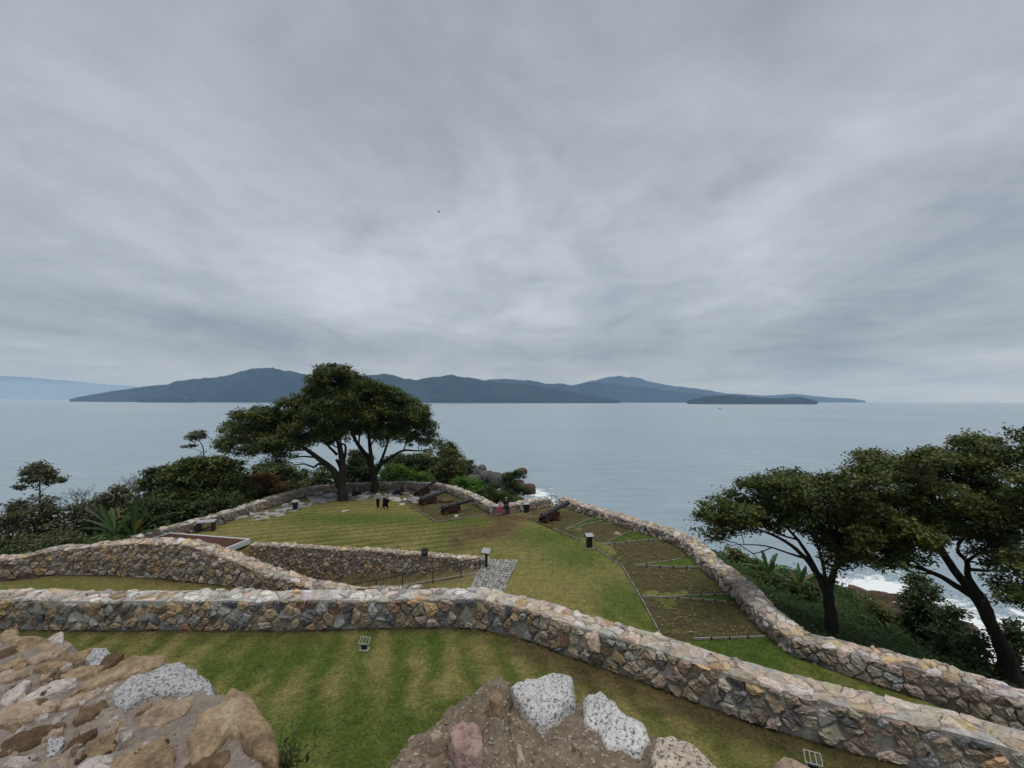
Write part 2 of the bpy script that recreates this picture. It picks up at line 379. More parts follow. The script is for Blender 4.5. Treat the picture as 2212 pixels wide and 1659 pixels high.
NEARW = [on(NEARW[1], NEARW[0], 10)] + NEARW + [on(NEARW[-2], NEARW[-1], 7)]; RIGHTW = RIGHTW + [on(RIGHTW[-2], RIGHTW[-1], 6)]; RAMPW = [on(RAMPW[1], RAMPW[0], 10)] + RAMPW; ramp_wall_h = [.95] + ramp_wall_h
LAWNW = [G(541, 1178, .35), G(774, 1189, .35), G(875, 1196.5, .35), G(1046, 1209, .35)]
fort = [(-60, 4), (-58, 20), (-40, 26), (-31, 28.5)] + [(-29.3, 31.5), (-28, 34)] + [(x - .35, y + .75) for x, y in FAR[2:8]] + [(x + .45, y + .8) for x, y in FAR[8:-1]] + [(-.9, 40.0), (5, 43.5)] \
    + [(x + .7, y + .7) for x, y in SEAW[1:]] + [(x + .4, y + 1.0) for x, y in RIGHTW[1:]] + [(24, 9), (36, -2), (60, -40), (-60, -40)]
coast = [(110, -70), (74, -5), (54, 20), (46, 30), (42, 37), (38, 43), (34, 48.5), (29, 52), (23, 56), (16, 62), (10, 72), (7, 86), (6, 98), (3, 110), (-8, 118), (-30, 112), (-55, 97), (-68, 78), (-74, 50), (-82, 20), (-95, -70)]
SEA = -14.0
def terrain_z(x, y):
    x = np.asarray(x, float); y = np.asarray(y, float)
    df = sdf(x, y, fort); dc = sdf(x, y, coast)
    a = np.maximum(df, 0); b = np.maximum(-dc, 0); t = a / (a + b + 1e-6)
    z = -.45 - (13.9 - .2) * t ** 1.35 + fbm2(x, y, .12, 4, 5) * 1.1 * sstep(2, 9, a) * sstep(0, 6, b)
    z = np.where(dc > 0, SEA - .3 - np.minimum(dc, 12) * .35, z)
    return np.where(df < 0, -.45 - np.minimum(-df, 2) * 2, z)
def tz(x, y): return float(terrain_z(np.array([x]), np.array([y]))[0])
def grid(xs, ys, zf, name, mat, cf=None, smooth=True, keep=None):
    X, Y = np.meshgrid(xs, ys); x = X.ravel(); y = Y.ravel(); z = zf(x, y)
    nx, ny = len(xs), len(ys); i = np.arange(nx * ny).reshape(ny, nx)
    F = np.stack([i[:-1, :-1].ravel(), i[:-1, 1:].ravel(), i[1:, 1:].ravel(), i[1:, :-1].ravel()], 1)
    if keep is not None:
        k = keep(x, y); F = F[k[F].all(1)]
        used = np.unique(F); mp = np.zeros(len(x), int); mp[used] = np.arange(len(used)); F = mp[F]; x, y, z = x[used], y[used], z[used]
    me = mesh_np(name, np.stack([x, y, z], 1), F, cf(x, y) if cf else None, smooth)
    return obj(name, me, mat), (x, y, z)
# hillside
hill, _ = grid(np.arange(-110, 125, 1.2), np.arange(-70, 130, 1.2), terrain_z, 'hillside', M_HILL); tag(hill, kind='structure')
# lawn inside the walls, with the ramp trench
def trench(x, y):
    yw = np.interp(x, [p[0] for p in LAWNW], [p[1] for p in LAWNW]) + .15
    rw = sorted(RAMPW); yr = np.interp(x, [p[0] for p in rw], [p[1] for p in rw]) + .45
    zr = np.interp(x, [-12.5, -7, -1.9, -1.2], [-2.6, -1.45, -.2, 0])
    wide = sstep(-5.6, -2.0, x)
    inside = sstep(0, .3, yw - y) * sstep(-.1, .3 + wide * 3.2, y - yr)
    return np.where((x > -18.6) & (x < -1.2), zr * inside, 0)
def lawn_z(x, y):
    rip = -.025 * np.sin((y - .36 * x) * 2 * math.pi / 1.12) * sstep(27.5, 31, y) * sstep(2, -4, x)
    return trench(x, y) + fbm2(x, y, .35, 3, 9) * .04 + rip
def lawn_col(x, y):
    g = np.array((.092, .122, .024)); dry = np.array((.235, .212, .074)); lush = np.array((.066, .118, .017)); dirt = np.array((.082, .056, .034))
    n = fbm2(x, y, .22, 4, 21); n2 = fbm2(x, y, .7, 3, 33)
    f = np.clip(.35 + n * .55 + n2 * .22, 0, 1)
    # upper lawn: dry centre, ripple rows of mowing, their thin shadow lines painted into the colour
    up = sstep(21.5, 23, y)
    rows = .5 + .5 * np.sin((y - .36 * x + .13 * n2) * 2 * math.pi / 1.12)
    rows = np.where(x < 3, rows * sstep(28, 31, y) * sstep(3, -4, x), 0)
    f = f + up * (.46 - .36 * rows * (.6 + .4 * n2)); rowshade = up * rows ** 3
    bx, by = G(1150, 1260); f = f + .55 * np.exp(-(((x - bx) / 4) ** 2 + ((y - by) / 3.2) ** 2))
    # near lawn: wide mowing stripes
    st = np.sin((x * .93 + y * .22 + .35 * n2 + .3 * n) * 2 * math.pi / 1.35); st = np.sign(st) * np.abs(st) ** .6
    f = f + (1 - up) * (st * (.40 + .25 * n) + .06 + .16 * n2)
    c = g + (dry - g) * np.clip(f, 0, 1)[:, None]; c = c * (1 - .30 * rowshade)[:, None]
    # lush patches beside the beds and in the wedges
    lu = np.zeros_like(x)
    for X, Y, rx, ry in ((1190, 1160, 3.2, 3), (1250, 1200, 2.5, 2.5), (1350, 1300, 1.4, 3), (1000, 1125, 3, 1.5), (915, 1385, 1.0, .7), (700, 1600, 3, 1.6), (600, 1420, 2.5, 1.2), (770, 1120, 7, 2)):
        a, b = G(X, Y); lu = np.maximum(lu, np.exp(-(((x - a) / rx) ** 2 + ((y - b) / ry) ** 2)))
    c = c + (lush - c) * (np.clip(lu * (1 + .5 * n), 0, 1) * .75)[:, None]
    wq = np.array([G(*p) for p in (Z4(1050, 1450), Z4(1640, 1432), Z4(1900, 1640), Z4(1800, 1720), Z4(1300, 1620))]); lu = np.maximum(lu, 0)
    dq = sdf(x, y, wq); c = c + (np.array((.062, .108, .018)) * (1 + .3 * n2)[:, None] - c) * (sstep(.25, -.25, dq + .25 * n2) * .85)[:, None]
    wd = np.zeros_like(x)
    for X, Y, rx, ry in ((1040, 1150, 2.2, 2.2), (1090, 1140, 1.5, 3), (1100, 1119, 2.6, 1.3), (1160, 1106, 2.0, 2.2), (990, 1170, .9, 1.5)):
        a, b = G(X, Y); wd = np.maximum(wd, np.exp(-(((x - a) / rx) ** 2 + ((y - b) / ry) ** 2)))
    red = np.array((.10, .062, .04))
    c = c + (red - c) * (np.clip(wd * (1.0 + .6 * n2), 0, 1) * .8)[:, None]
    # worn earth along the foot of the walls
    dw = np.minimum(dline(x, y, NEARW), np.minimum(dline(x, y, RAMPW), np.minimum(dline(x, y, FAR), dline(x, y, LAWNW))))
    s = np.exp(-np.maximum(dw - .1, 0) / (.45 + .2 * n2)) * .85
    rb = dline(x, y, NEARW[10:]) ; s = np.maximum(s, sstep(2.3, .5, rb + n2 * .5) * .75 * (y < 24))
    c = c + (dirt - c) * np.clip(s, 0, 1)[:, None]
    tr = trench(x, y) < -.04
    c[tr] = c[tr] * .4 + np.array((.19, .155, .085)) * .6
    return np.maximum(c, .01)
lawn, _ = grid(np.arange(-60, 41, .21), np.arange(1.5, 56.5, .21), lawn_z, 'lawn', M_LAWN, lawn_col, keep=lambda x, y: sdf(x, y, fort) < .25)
tag(lawn, kind='structure')
back, _ = grid(np.linspace(-60, 60, 30), np.linspace(-40, 1.6, 12), lambda x, y: x * 0 - .02, 'courtyard_ground', M_LAWN, lambda x, y: np.tile((.1, .1, .04), (len(x), 1)), keep=lambda x, y: sdf(x, y, fort) < 2)
tag(back, kind='structure')
# sea
def foam_at(x, y):
    f = np.zeros_like(x)
    dc = sdf(x, y, coast); f = np.maximum(f, np.exp(-np.abs(dc - 1) / 3.0) * .30)
    for X, Y, rx, ry, a in ((1168, 1068, 4, 5, .9), (1155, 1060, 3, 5, .9), (1185, 1056, 7, 2.5, .5), (1200, 1082, 4, 4, .6), (1170, 1082, 5, 4, 1.), (1180, 1094, 6, 3, .9), (1140, 1052, 3, 6, .5),
                         (1890, 1268, 7, 5, 1.), (1940, 1290, 6, 4, 1.), (1850, 1262, 4, 3, .8), (2050, 1350, 6, 4, 1.), (2120, 1400, 7, 4, 1.), (2180, 1360, 6, 5, .8), (2210, 1330, 5, 4, .6), (1980, 1262, 6, 4, .5), (2080, 1330, 6, 5, .9), (2150, 1410, 6, 4, 1.), (2030, 1300, 6, 5, .8), (1960, 1320, 5, 3, 1.), (2200, 1420, 6, 4, 1.), (1900, 1230, 8, 5, .5), (1600, 1215, 5, 3, .6),
                         (60, 1120, 14, 8, .9), (20, 1150, 9, 6, .9), (100, 1165, 9, 6, .9), (250, 1135, 9, 7, .7)):
        a_, b_ = G(X, Y, SEA); f = np.maximum(f, a * np.exp(-(((x - a_) / rx) ** 2 + ((y - b_) / ry) ** 2)))
    return f
def sea_mesh():
    near = 240.0
    xs = np.arange(-near, near + 1, 2.0); ys = np.arange(-120, 361, 2.0)
    o, (x, y, z) = grid(xs, ys, lambda x, y: x * 0 + SEA, 'sea', M_SEA)
    a = o.data.attributes.new('foam', 'FLOAT', 'POINT'); a.data.foreach_set('value', foam_at(x, y).astype(np.float32))
    return o
sea = sea_mesh(); tag(sea, kind='structure')
BIG = 20000.0
V = [(-BIG, -BIG, SEA), (BIG, -BIG, SEA), (BIG, BIG, SEA), (-BIG, BIG, SEA), (-240, -120, SEA), (240, -120, SEA), (240, 360, SEA), (-240, 360, SEA)]
tag(obj('open_sea', mesh_np('open_sea', V, [(0, 1, 5, 4), (1, 2, 6, 5), (2, 3, 7, 6), (3, 0, 4, 7)]), M_SEA), kind='structure')
# far islands: real ridges kilometres away
def island(name, prof, D, depth, seed, rough=.2, taper=0):
    prof = np.array(prof, float); Xs = np.arange(prof[0, 0], prof[-1, 0] + .1, 2.5 if len(prof) > 12 else 3)
    top = np.interp(Xs, prof[:, 0], prof[:, 1]); top = top + fbm2(Xs, Xs * 0, .045, 4, seed) * .9 * np.clip((864 - top) / 20, 0, 1); nd = 26; V = []
    base = np.array([P(X, Y, D) for X, Y in zip(Xs, top)])
    hmax = np.maximum(base[:, 2] - SEA, 1.0); k = len(Xs)
    for j in range(nd + 1):
        v = j / nd; prf = np.sin(math.pi * min(1, v * 1.0)) ** .9
        ridge = fbm2(base[:, 0], np.full(k, v * depth * 1.3), 1 / 420., 4, seed)
        y = D + (v - .5) * depth * (0.3 + .7 * np.clip(hmax / hmax.max(), .1, 1))
        f = prf * (1 + ridge * .5 * (1 - .75 * math.exp(-((v - .5) / .09) ** 2)))
        if v == .5: f = np.ones(k)
        z = SEA + hmax * np.clip(f, 0, 1.0) - (5 if j in (0, nd) else 0)
        z = z + fbm2(base[:, 0], y, 1 / 60., 3, seed + 3) * rough * 22 * prf
        V.append(np.stack([base[:, 0] * y / D, y, z], 1))
    V = np.concatenate(V); i = np.arange((nd + 1) * k).reshape(nd + 1, k)
    F = np.stack([i[:-1, :-1].ravel(), i[:-1, 1:].ravel(), i[1:, 1:].ravel(), i[1:, :-1].ravel()], 1)
    return tag(obj(name, mesh_np(name, V, F, None, True), M_FOREST), kind='structure')
island('main_island', [(150, 863), (165, 859), (200, 853), (260, 843), (320, 835), (365, 831), (380, 825), (420, 821), (470, 815), (500, 808), (520, 802), (545, 796), (575, 794), (600, 797), (625, 804), (660, 812), (720, 815), (790, 813), (830, 811), (870, 818), (900, 822), (930, 818), (975, 812), (1010, 817), (1050, 823), (1090, 827), (1140, 832), (1180, 838), (1230, 846), (1260, 852), (1300, 859), (1340, 865)], 4600, 1700, 11)
island('second_island', [(1120, 850), (1180, 832), (1230, 834), (1260, 828), (1290, 820), (1320, 815), (1340, 813), (1380, 818), (1420, 828), (1470, 836), (1510, 840), (1550, 848), (1600, 852), (1650, 855), (1720, 851), (1760, 856), (1800, 859), (1840, 861), (1872, 866)], 8600, 2000, 23)
island('middle_ridge', [(1000, 864), (1030, 826), (1060, 819), (1090, 818), (1140, 823), (1180, 830), (1210, 829), (1235, 834), (1262, 828), (1290, 827), (1340, 831), (1400, 838), (1470, 846), (1540, 853), (1600, 858), (1690, 864)], 6400, 1100, 53)
island('low_islet', [(1484, 867), (1495, 862), (1520, 857), (1545, 855), (1580, 853), (1610, 855), (1640, 859), (1670, 860), (1700, 859), (1728, 857), (1745, 861), (1768, 867)], 3500, 360, 31, .03)
island('fort_islet', [(296, 864), (310, 861.5), (345, 859), (380, 858), (410, 861), (425, 864.5)], 3560, 220, 37, .02)
island('distant_hills', [(-420, 835), (-250, 806), (-120, 815), (0, 812), (60, 815), (140, 822), (220, 829), (290, 834), (330, 842), (400, 858), (430, 866)], 19400, 1500, 41)
def island_house(X, Y, D, wd, hh, label):
    p = P(X, Y, D); t = thing('island_house', label, 'house', tuple(p), .2)
    m = MB(); m.box((0, 0, hh / 2 - 3), (wd / 2, 5, hh / 2 + 3)); m.build('wall', M_WHITE, t)
    m = MB(); m.prism([(-wd / 2 - .6, hh), (wd / 2 + .6, hh), (0, hh + 3.2)], -5.5, 5.5); m.build('roof', M_RUST, t)
for X, Y, D, wd, hh, lb in ((372, 859.4, 3520, 20, 5, 'long pale fort building with rusty roof on the low point below the main island'), (399, 860, 3520, 12, 4, 'short pale house beside the long fort building on the main island point'),
                        (1617, 859, 3430, 14, 5, 'tiny white house near the crest of the low dark islet'), (1655, 862, 3430, 10, 4, 'tiny white house low down on the saddle of the dark islet')):
    island_house(X, Y, D, wd, hh, lb)
# haze
hz = NT('haze_air'); hz.t.nodes.remove(hz.b)
pv = hz.n('ShaderNodeVolumePrincipled'); pv.inputs['Color'].default_value = (.40, .62, 1, 1); pv.inputs['Absorption Color'].default_value = (1, 1, 1, 1); pv.inputs['Density'].default_value = 8e-5; pv.inputs['Anisotropy'].default_value = 0
hz.l(pv.outputs[0], hz.t.nodes['Material Output'].inputs['Volume'])
m = MB(); zt = 640.; m.box((0, 0, (zt - 21) / 2), (20500, 20500, (zt + 21) / 2))
ho = m.build('haze', hz.m); tag(ho, kind='stuff')
# ------------------------------------------------------------------ masonry
def cells(w_, h_, sp, hfun=None, seed=0, aspect=1.35):
    r = np.random.default_rng(seed); sx, sy = sp * aspect, sp / aspect * 1.1
    pts = []; row = 0; y = -sy * .5
    while y < h_ + sy:
        x = -sx + (row % 2) * sx * .5
        while x < w_ + sx:
            if r.random() > .16:
                pts.append((x + r.uniform(-.38, .38) * sx, y + r.uniform(-.36, .36) * sy))
                if r.random() < .34: pts.append((x + sx * .5 + r.uniform(-.1, .1) * sx, y + r.uniform(.3, .6) * sy))
            x += sx
        y += sy; row += 1
    pts = np.array(pts); out = []; wt = (r.beta(1.3, 2.2, len(pts)) * .62 * sp) ** 2
    for i, p in enumerate(pts):
        if p[0] < 0 or p[0] > w_ or p[1] < 0 or p[1] > h_: continue
        d = pts - p; nb = np.argsort((d ** 2).sum(1))[1:15]
        s = sp * 1.5
        poly = [(max(0, p[0] - s), max(0, p[1] - s)), (min(w_, p[0] + s), max(0, p[1] - s)), (min(w_, p[0] + s), min(h_, p[1] + s)), (max(0, p[0] - s), min(h_, p[1] + s))]
        for j in nb:
            nx, ny = pts[j] - p; fr_ = np.clip(.5 + (wt[i] - wt[j]) / (2 * (nx * nx + ny * ny)), .2, .8); mx, my = p + (pts[j] - p) * fr_; q = []
            f = [(a - mx) * nx + (b - my) * ny for a, b in poly]
            for k in range(len(poly)):
                k2 = (k + 1) % len(poly)
                if f[k] <= 0: q.append(poly[k])
                if (f[k] <= 0) != (f[k2] <= 0):
                    t = f[k] / (f[k] - f[k2]); q.append((poly[k][0] + t * (poly[k2][0] - poly[k][0]), poly[k][1] + t * (poly[k2][1] - poly[k][1])))
            poly = q
            if len(poly) < 3: break
        if len(poly) < 3: continue
        poly = np.array(poly)
        if hfun is not None: poly[:, 1] = np.minimum(poly[:, 1], hfun(poly[:, 0]))
        a = .5 * abs(np.sum(poly[:, 0] * np.roll(poly[:, 1], -1) - np.roll(poly[:, 0], -1) * poly[:, 1]))
        if a < .25 * sp * sp * .12: continue
        out.append(poly)
    return out
def add_stone(mb, poly, mapf, gap, prot, col, r, jit=.02):
    c = poly.mean(0); d = poly - c; L_ = np.linalg.norm(d, axis=1, keepdims=True) + 1e-6
    p = c + d * np.maximum(.3, 1 - gap / L_)
    q = np.empty((len(p) * 3, 2)); n2 = np.roll(p, -1, 0); q[0::3] = p * .87 + n2 * .13; q[1::3] = p * .5 + n2 * .5 ; q[2::3] = p * .13 + n2 * .87
    q += r.normal(0, jit, q.shape); k = len(q)
    tilt = r.normal(0, .15, 2); rings = []
    for sc_, o in ((1.03, -.03), (.97, prot * .55), (.74, prot), (.36, prot * 1.1)):
        pp = c + (q - c) * sc_; off = o + ((pp - c) @ tilt) * (1 if o > 0 else 0) + r.normal(0, jit * .8, k) * (1 if o > 0 else 0)
        rings.append(mapf(pp[:, 0], pp[:, 1], off))
    rings.append(mapf(c[:1], c[1:], np.array([prot * 1.05])))
    Vv = np.concatenate(rings)
    F = [(a * k + i, a * k + (i + 1) % k, (a + 1) * k + (i + 1) % k, (a + 1) * k + i) for a in range(3) for i in range(k)]
    F += [(3 * k + i, 3 * k + (i + 1) % k, 4 * k) for i in range(k)]
    cc = np.tile(np.asarray(col), (len(Vv), 1)) * r.uniform(.9, 1.1, (len(Vv), 1)); mb.add(Vv, F, cc)
PAL = [((.215, .21, .205), 3), ((.10, .10, .107), 2.0), ((.225, .17, .12), 3.4), ((.30, .215, .13), 1.6), ((.21, .125, .085), 1.0), ((.25, .205, .175), 1.6), ((.15, .12, .095), 2.6)]
PALT = [((.42, .40, .385), 3.4), ((.37, .335, .30), 2.4), ((.43, .365, .31), 2.4), ((.36, .255, .16), 1.1), ((.27, .26, .25), 1.), ((.5, .47, .435), 1.6)]
PALB = [((.25, .205, .165), 3), ((.20, .16, .125), 3), ((.30, .25, .21), 2), ((.30, .21, .125), 1), ((.19, .18, .175), 1)]
PALR = [((.42, .36, .305), 3), ((.38, .31, .25), 3), ((.44, .41, .39), 1.6), ((.42, .33, .21), 1.3), ((.27, .24, .22), 1)]
PALRF = [((.27, .225, .185), 3), ((.21, .165, .13), 3), ((.32, .27, .225), 2), ((.30, .29, .285), 1), ((.13, .12, .12), .8)]
def pick(pal, r, gain=1.42):
    wts = np.array([b for _, b in pal], float); c = np.array(pal[r.choice(len(pal), p=wts / wts.sum())][0])
    return np.clip(c * gain * r.uniform(.74, 1.24) * r.uniform(.95, 1.05, 3), .01, .7)
def wall(name, label, pts, h, thick, out, sp=.42, seed=1, palf=PAL, palt=PALT, zb=0., prot=.055, mort=(.27, .255, .24), smooth=True, stones_back=False, sp_top=None, palf2=None, gap=.024, jit=.021, split=.5, palt2=None):
    r = np.random.default_rng(seed); pts = np.array(pts, float); h = np.broadcast_to(np.asarray(h, float), (len(pts),)); zb = np.broadcast_to(np.asarray(zb, float), (len(pts),))
    if smooth and len(pts) > 3:                                     # Catmull-Rom
        q, hh, zz = [], [], []
        e_ = np.vstack([2 * pts[0] - pts[1], pts, 2 * pts[-1] - pts[-2]])
        for i in range(len(pts) - 1):
            p0, p1, p2, p3 = e_[i:i + 4]
            for t in np.linspace(0, 1, 6)[:-1]:
                q.append(.5 * ((2 * p1) + (-p0 + p2) * t + (2 * p0 - 5 * p1 + 4 * p2 - p3) * t * t + (-p0 + 3 * p1 - 3 * p2 + p3) * t ** 3)); hh.append(h[i] + (h[i + 1] - h[i]) * t); zz.append(zb[i] + (zb[i + 1] - zb[i]) * t)
        q.append(pts[-1]); hh.append(h[-1]); zz.append(zb[-1]); pts, h, zb = np.array(q), np.array(hh), np.array(zz)
    seg = np.diff(pts, axis=0); S = np.concatenate([[0], np.cumsum(np.linalg.norm(seg, axis=1))]); T = seg / np.linalg.norm(seg, axis=1, keepdims=True)
    TV = np.vstack([T[:1], (T[:-1] + T[1:]) / 2, T[-1:]]); NV = np.stack([TV[:, 1], -TV[:, 0]], 1) * out; NV /= np.linalg.norm(NV, axis=1, keepdims=True)
    Lw = S[-1]
    px_ = lambda s: np.stack([np.interp(s, S, pts[:, 0]), np.interp(s, S, pts[:, 1])], 1)
    nn = lambda s: (lambda a: a / np.linalg.norm(a, axis=1, keepdims=True))(np.stack([np.interp(s, S, NV[:, 0]), np.interp(s, S, NV[:, 1])], 1))
    wob = lambda s: fbm(np.stack([s * .9, s * 0 + seed, s * 0], 1), 3, seed) * .045
    hf = lambda s: np.interp(s, S, h) + wob(s); zf = lambda s: np.interp(s, S, zb)
    def col3(xy, z): return np.concatenate([xy, z[:, None]], 1)
    mfront = lambda s, v, o: col3(px_(s) - nn(s) * o[:, None], zf(s) + v)
    mtop = lambda s, v, o: col3(px_(s) + nn(s) * v[:, None], zf(s) + hf(s) + o * .7 + .02 * np.sin(v * 3))
    mback = lambda s, v, o: col3(px_(s) + nn(s) * (thick + o)[:, None], zf(s) + v)
    mb = MB(); ss = np.linspace(0, Lw, max(3, int(Lw / .35))); k = len(ss)
    prof = []
    for f_, a in ((0, -.5), (0, .5), (0, 1.), (.33, 1.), (.66, 1.), (1, 1.), (1, .5), (1, -.6)):
        hv = hf(ss) * a if a > 0 else np.full(k, a)
        q = col3(px_(ss) + nn(ss) * (f_ * thick), zf(ss) + hv); q = q + r.normal(0, .012, q.shape); prof.append(q)
    V_ = np.concatenate(prof); np_ = len(prof)
    F = [(j * k + i, j * k + i + 1, (j + 1) * k + i + 1, (j + 1) * k + i) for j in range(np_ - 1) for i in range(k - 1)]
    F += [tuple(j * k for j in range(np_)), tuple(j * k + k - 1 for j in range(np_))[::-1]]
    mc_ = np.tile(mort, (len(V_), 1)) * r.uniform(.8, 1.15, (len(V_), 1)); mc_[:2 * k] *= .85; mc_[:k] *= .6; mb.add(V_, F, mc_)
    big = palf2 or palf
    for poly in cells(Lw, h.max() + .1, sp, hf, seed + 1):
        far_ = sstep(split - .1, split + .1, poly[:, 0].mean() / Lw) if palf2 else 0
        if r.random() < .025: continue
        add_stone(mb, poly, mfront, gap * r.uniform(.5, 1.7), prot * r.uniform(.4, 1.9), pick(big if r.random() < far_ else palf, r), r, jit)
    for poly in cells(Lw, thick, sp_top or sp * 1.12, None, seed + 2, 1.2):
        e0 = poly[:, 1] < .06; poly[e0, 1] -= r.uniform(-.02, .11); e1_ = poly[:, 1] > thick - .06; poly[e1_, 1] += r.uniform(-.03, .09)
        add_stone(mb, poly, mtop, gap * r.uniform(.7, 1.6), prot * r.uniform(.2, 2.3), pick(palt2 if palt2 and r.random() < sstep(split - .1, split + .1, poly[:, 0].mean() / Lw) else palt, r, 1.22), r, jit)
    if stones_back:
        for poly in cells(Lw, h.max() + .1, sp, hf, seed + 3): add_stone(mb, poly, mback, .022, prot, pick(palf, r), r)
    for s0, sg in ((0., -1), (Lw, 1)):                              # the ends
        p0 = px_(np.array([s0]))[0]; n0 = nn(np.array([s0]))[0]; t0 = np.array((-n0[1], n0[0])) * out; 
        tt = TV[0] if sg < 0 else TV[-1]; h0 = hf(np.array([s0]))[0]; z0 = zf(np.array([s0]))[0]
        me_ = lambda a, v, o: col3(p0 + n0 * a[:, None] + tt * sg * o[:, None], z0 + v)
        for poly in cells(thick, h0, sp, None, seed + 5): add_stone(mb, poly, me_, .022, prot * r.uniform(.6, 1.3), pick(palf, r), r)
    o = mb.build(name, M_MASON); return tag(o, label, 'wall')
wall('stone_wall', 'long curving rubble wall with pale slab top running across the grass in front', NEARW, 1.29, 1.08, -1, .41, 101, PAL, PALT, prot=.07, mort=(.40, .385, .36), gap=.026, palf2=PALRF + [((.36, .25, .15), 1.2), ((.105, .10, .105), .8)], palt2=PALR, split=.66)
wall('stone_wall', 'rubble wall whose top rises to a hump then slopes down beside the ramp', RAMPW, ramp_wall_h, .85, -1, .33, 202, PALB, PALR, zb=[0] * 8 + [-.1, -.3, -.4, -.3], prot=.06, stones_back=True, mort=(.25, .22, .19))
wall('stone_wall', 'retaining wall of small brown stones behind the ramp handrail', LAWNW, [3.1, 2.3, 1.85, .65], .55, -1, .26, 303, PALB, PALR, zb=[-2.7, -1.95, -1.5, -.3], prot=.04, mort=(.22, .19, .16))
wall('stone_wall', 'low curved stone wall beyond the two big trees and five cannons', FAR, .75, .85, -1, .36, 404, PALB, PALT[:3] + [((.20, .19, .12), 5), ((.25, .21, .15), 3)], prot=.05, stones_back=True)
wall('stone_wall', 'short low stone wall where the seated pair rest, ending at the metal barrier', GAPW, [.78, .78, .75, .74], .75, -1, .34, 505, PALRF, PALR, smooth=False, prot=.05)
wall('stone_wall', 'low stone parapet bordering the soil beds above the sea', SEAW, [.72] * 12 + [.66], 1.0, -1, .35, 606, PALRF, PALR, prot=.07, stones_back=True)
wall('stone_wall', 'low tan stone wall below the windswept trees on the slope', RIGHTW, [.68, .9, .95, 1., 1., 1.], .95, -1, .37, 707, PALRF, PALR, prot=.07)
# ------------------------------------------------------------------ path, beds, paving
def paving(name, poly_px, sp, z, seed, kind='structure', rect=None, pal=None, gap=.012, prot=.02, joint=(.11, .10, .08)):
    poly = np.array([G(*p) for p in poly_px]); r = np.random.default_rng(seed); mb = MB()
    pal = pal or [((.27, .265, .26), 3), ((.22, .215, .215), 2), ((.33, .32, .30), 2), ((.25, .22, .18), 1)]
    lo, hi = poly.min(0), poly.max(0); mp = lambda s, v, o: np.stack([s + lo[0], v + lo[1], z + o], 1)
    mb.add(np.column_stack([poly, np.full(len(poly), z)]), [tuple(range(len(poly)))], joint)
    if rect:                                                        # rows of setts between edges a-b and d-c
        a, b, c, d = poly; nu, nv = rect
        for i in range(nv):
            us = np.sort(np.concatenate([[0, 1], (np.arange(1, nu) + r.uniform(-.2, .2, nu - 1)) / nu]))
            for u0, u1 in zip(us[:-1], us[1:]):
                q = []
                for u, v in ((u0, i / nv), (u1, i / nv), (u1, (i + 1) / nv), (u0, (i + 1) / nv)):
                    u += .012 * math.sin(9 * v) ; q.append((a * (1 - u) + b * u) * (1 - v) + (d * (1 - u) + c * u) * v - lo)
                add_stone(mb, np.array(q), mp, gap, prot * r.uniform(.7, 1.3), np.array((.285, .28, .27)) * r.uniform(.8, 1.15), r, .004)
    else:
        for pl in cells(hi[0] - lo[0], hi[1] - lo[1], sp, None, seed, 1.3):
            c = pl.mean(0) + lo
            if sdf(c[:1], c[1:], poly)[0] < .02: add_stone(mb, pl, mp, gap * 1.6, prot * r.uniform(.3, 1.2), pick(pal, r, 1.15), r, .012)
    o = mb.build(name, M_PAVE); return tag(o, kind=kind)
paving('cobbled_path', [(1046, 1208.5), (1119.6, 1209.6), (1084.6, 1288), (1011, 1277)], .2, .02, 1, rect=(10, 19), joint=(.07, .065, .045))
paving('cobbled_strip', [(948, 1198), (1058, 1203), (1058, 1209.5), (948, 1203.5)], .25, .02, 2, rect=(18, 3))
FL = [((.27, .27, .275), 3), ((.34, .335, .33), 2), ((.21, .20, .20), 2), ((.26, .22, .18), 1.2)]
for i, q in enumerate([[Z2(250, 1482), Z2(420, 1418), Z2(740, 1440), Z2(510, 1512), Z2(300, 1505)], [Z2(580, 1412), Z2(720, 1345), Z2(950, 1366), Z2(760, 1434)], [Z2(860, 1308), Z2(1090, 1268), Z2(1135, 1335), Z2(1000, 1370)],
                       [Z2(1215, 1272), Z2(1450, 1265), Z2(1440, 1330), Z2(1255, 1338)], [Z2(1440, 1295), Z2(1640, 1285), Z2(1720, 1350), Z2(1460, 1330)], [Z2(1560, 1245), Z2(1780, 1240), Z2(1740, 1300), Z2(1600, 1290)], [Z2(1690, 1332), Z2(1790, 1295), Z2(1910, 1325), Z2(1890, 1372)],
                       [Z2(1940, 1252), Z2(2050, 1258), Z2(2030, 1285), Z2(1900, 1300)]]):
    paving('flagstones', q, .8, .012 + .004 * i, 20 + i, pal=FL, gap=.02)
def sheet(name, poly_px, z, mat, kind='structure', dens=.35, amp=.05, seed=3, colf=None):
    poly = np.array([G(*p) for p in poly_px]); lo, hi = poly.min(0), poly.max(0)
    X, Y = np.meshgrid(np.arange(lo[0], hi[0] + dens, dens), np.arange(lo[1], hi[1] + dens, dens)); x, y = X.ravel(), Y.ravel()
    d = sdf(x, y, poly); i = np.arange(len(x)).reshape(X.shape)
    F = np.stack([i[:-1, :-1].ravel(), i[:-1, 1:].ravel(), i[1:, 1:].ravel(), i[1:, :-1].ravel()], 1); k = d < dens * .5; F = F[k[F].all(1)]
    zz = z + np.clip(fbm2(x, y, .9, 3, seed) * amp, -.01, .2) * sstep(0, -.5, d); u = np.unique(F); mpx = np.zeros(len(x), int); mpx[u] = np.arange(len(u))
    c = colf(x[u], y[u]) if colf else None
    return tag(obj(name, mesh_np(name, np.stack([x[u], y[u], zz[u]], 1), mpx[F], c, True), mat), kind=kind), poly
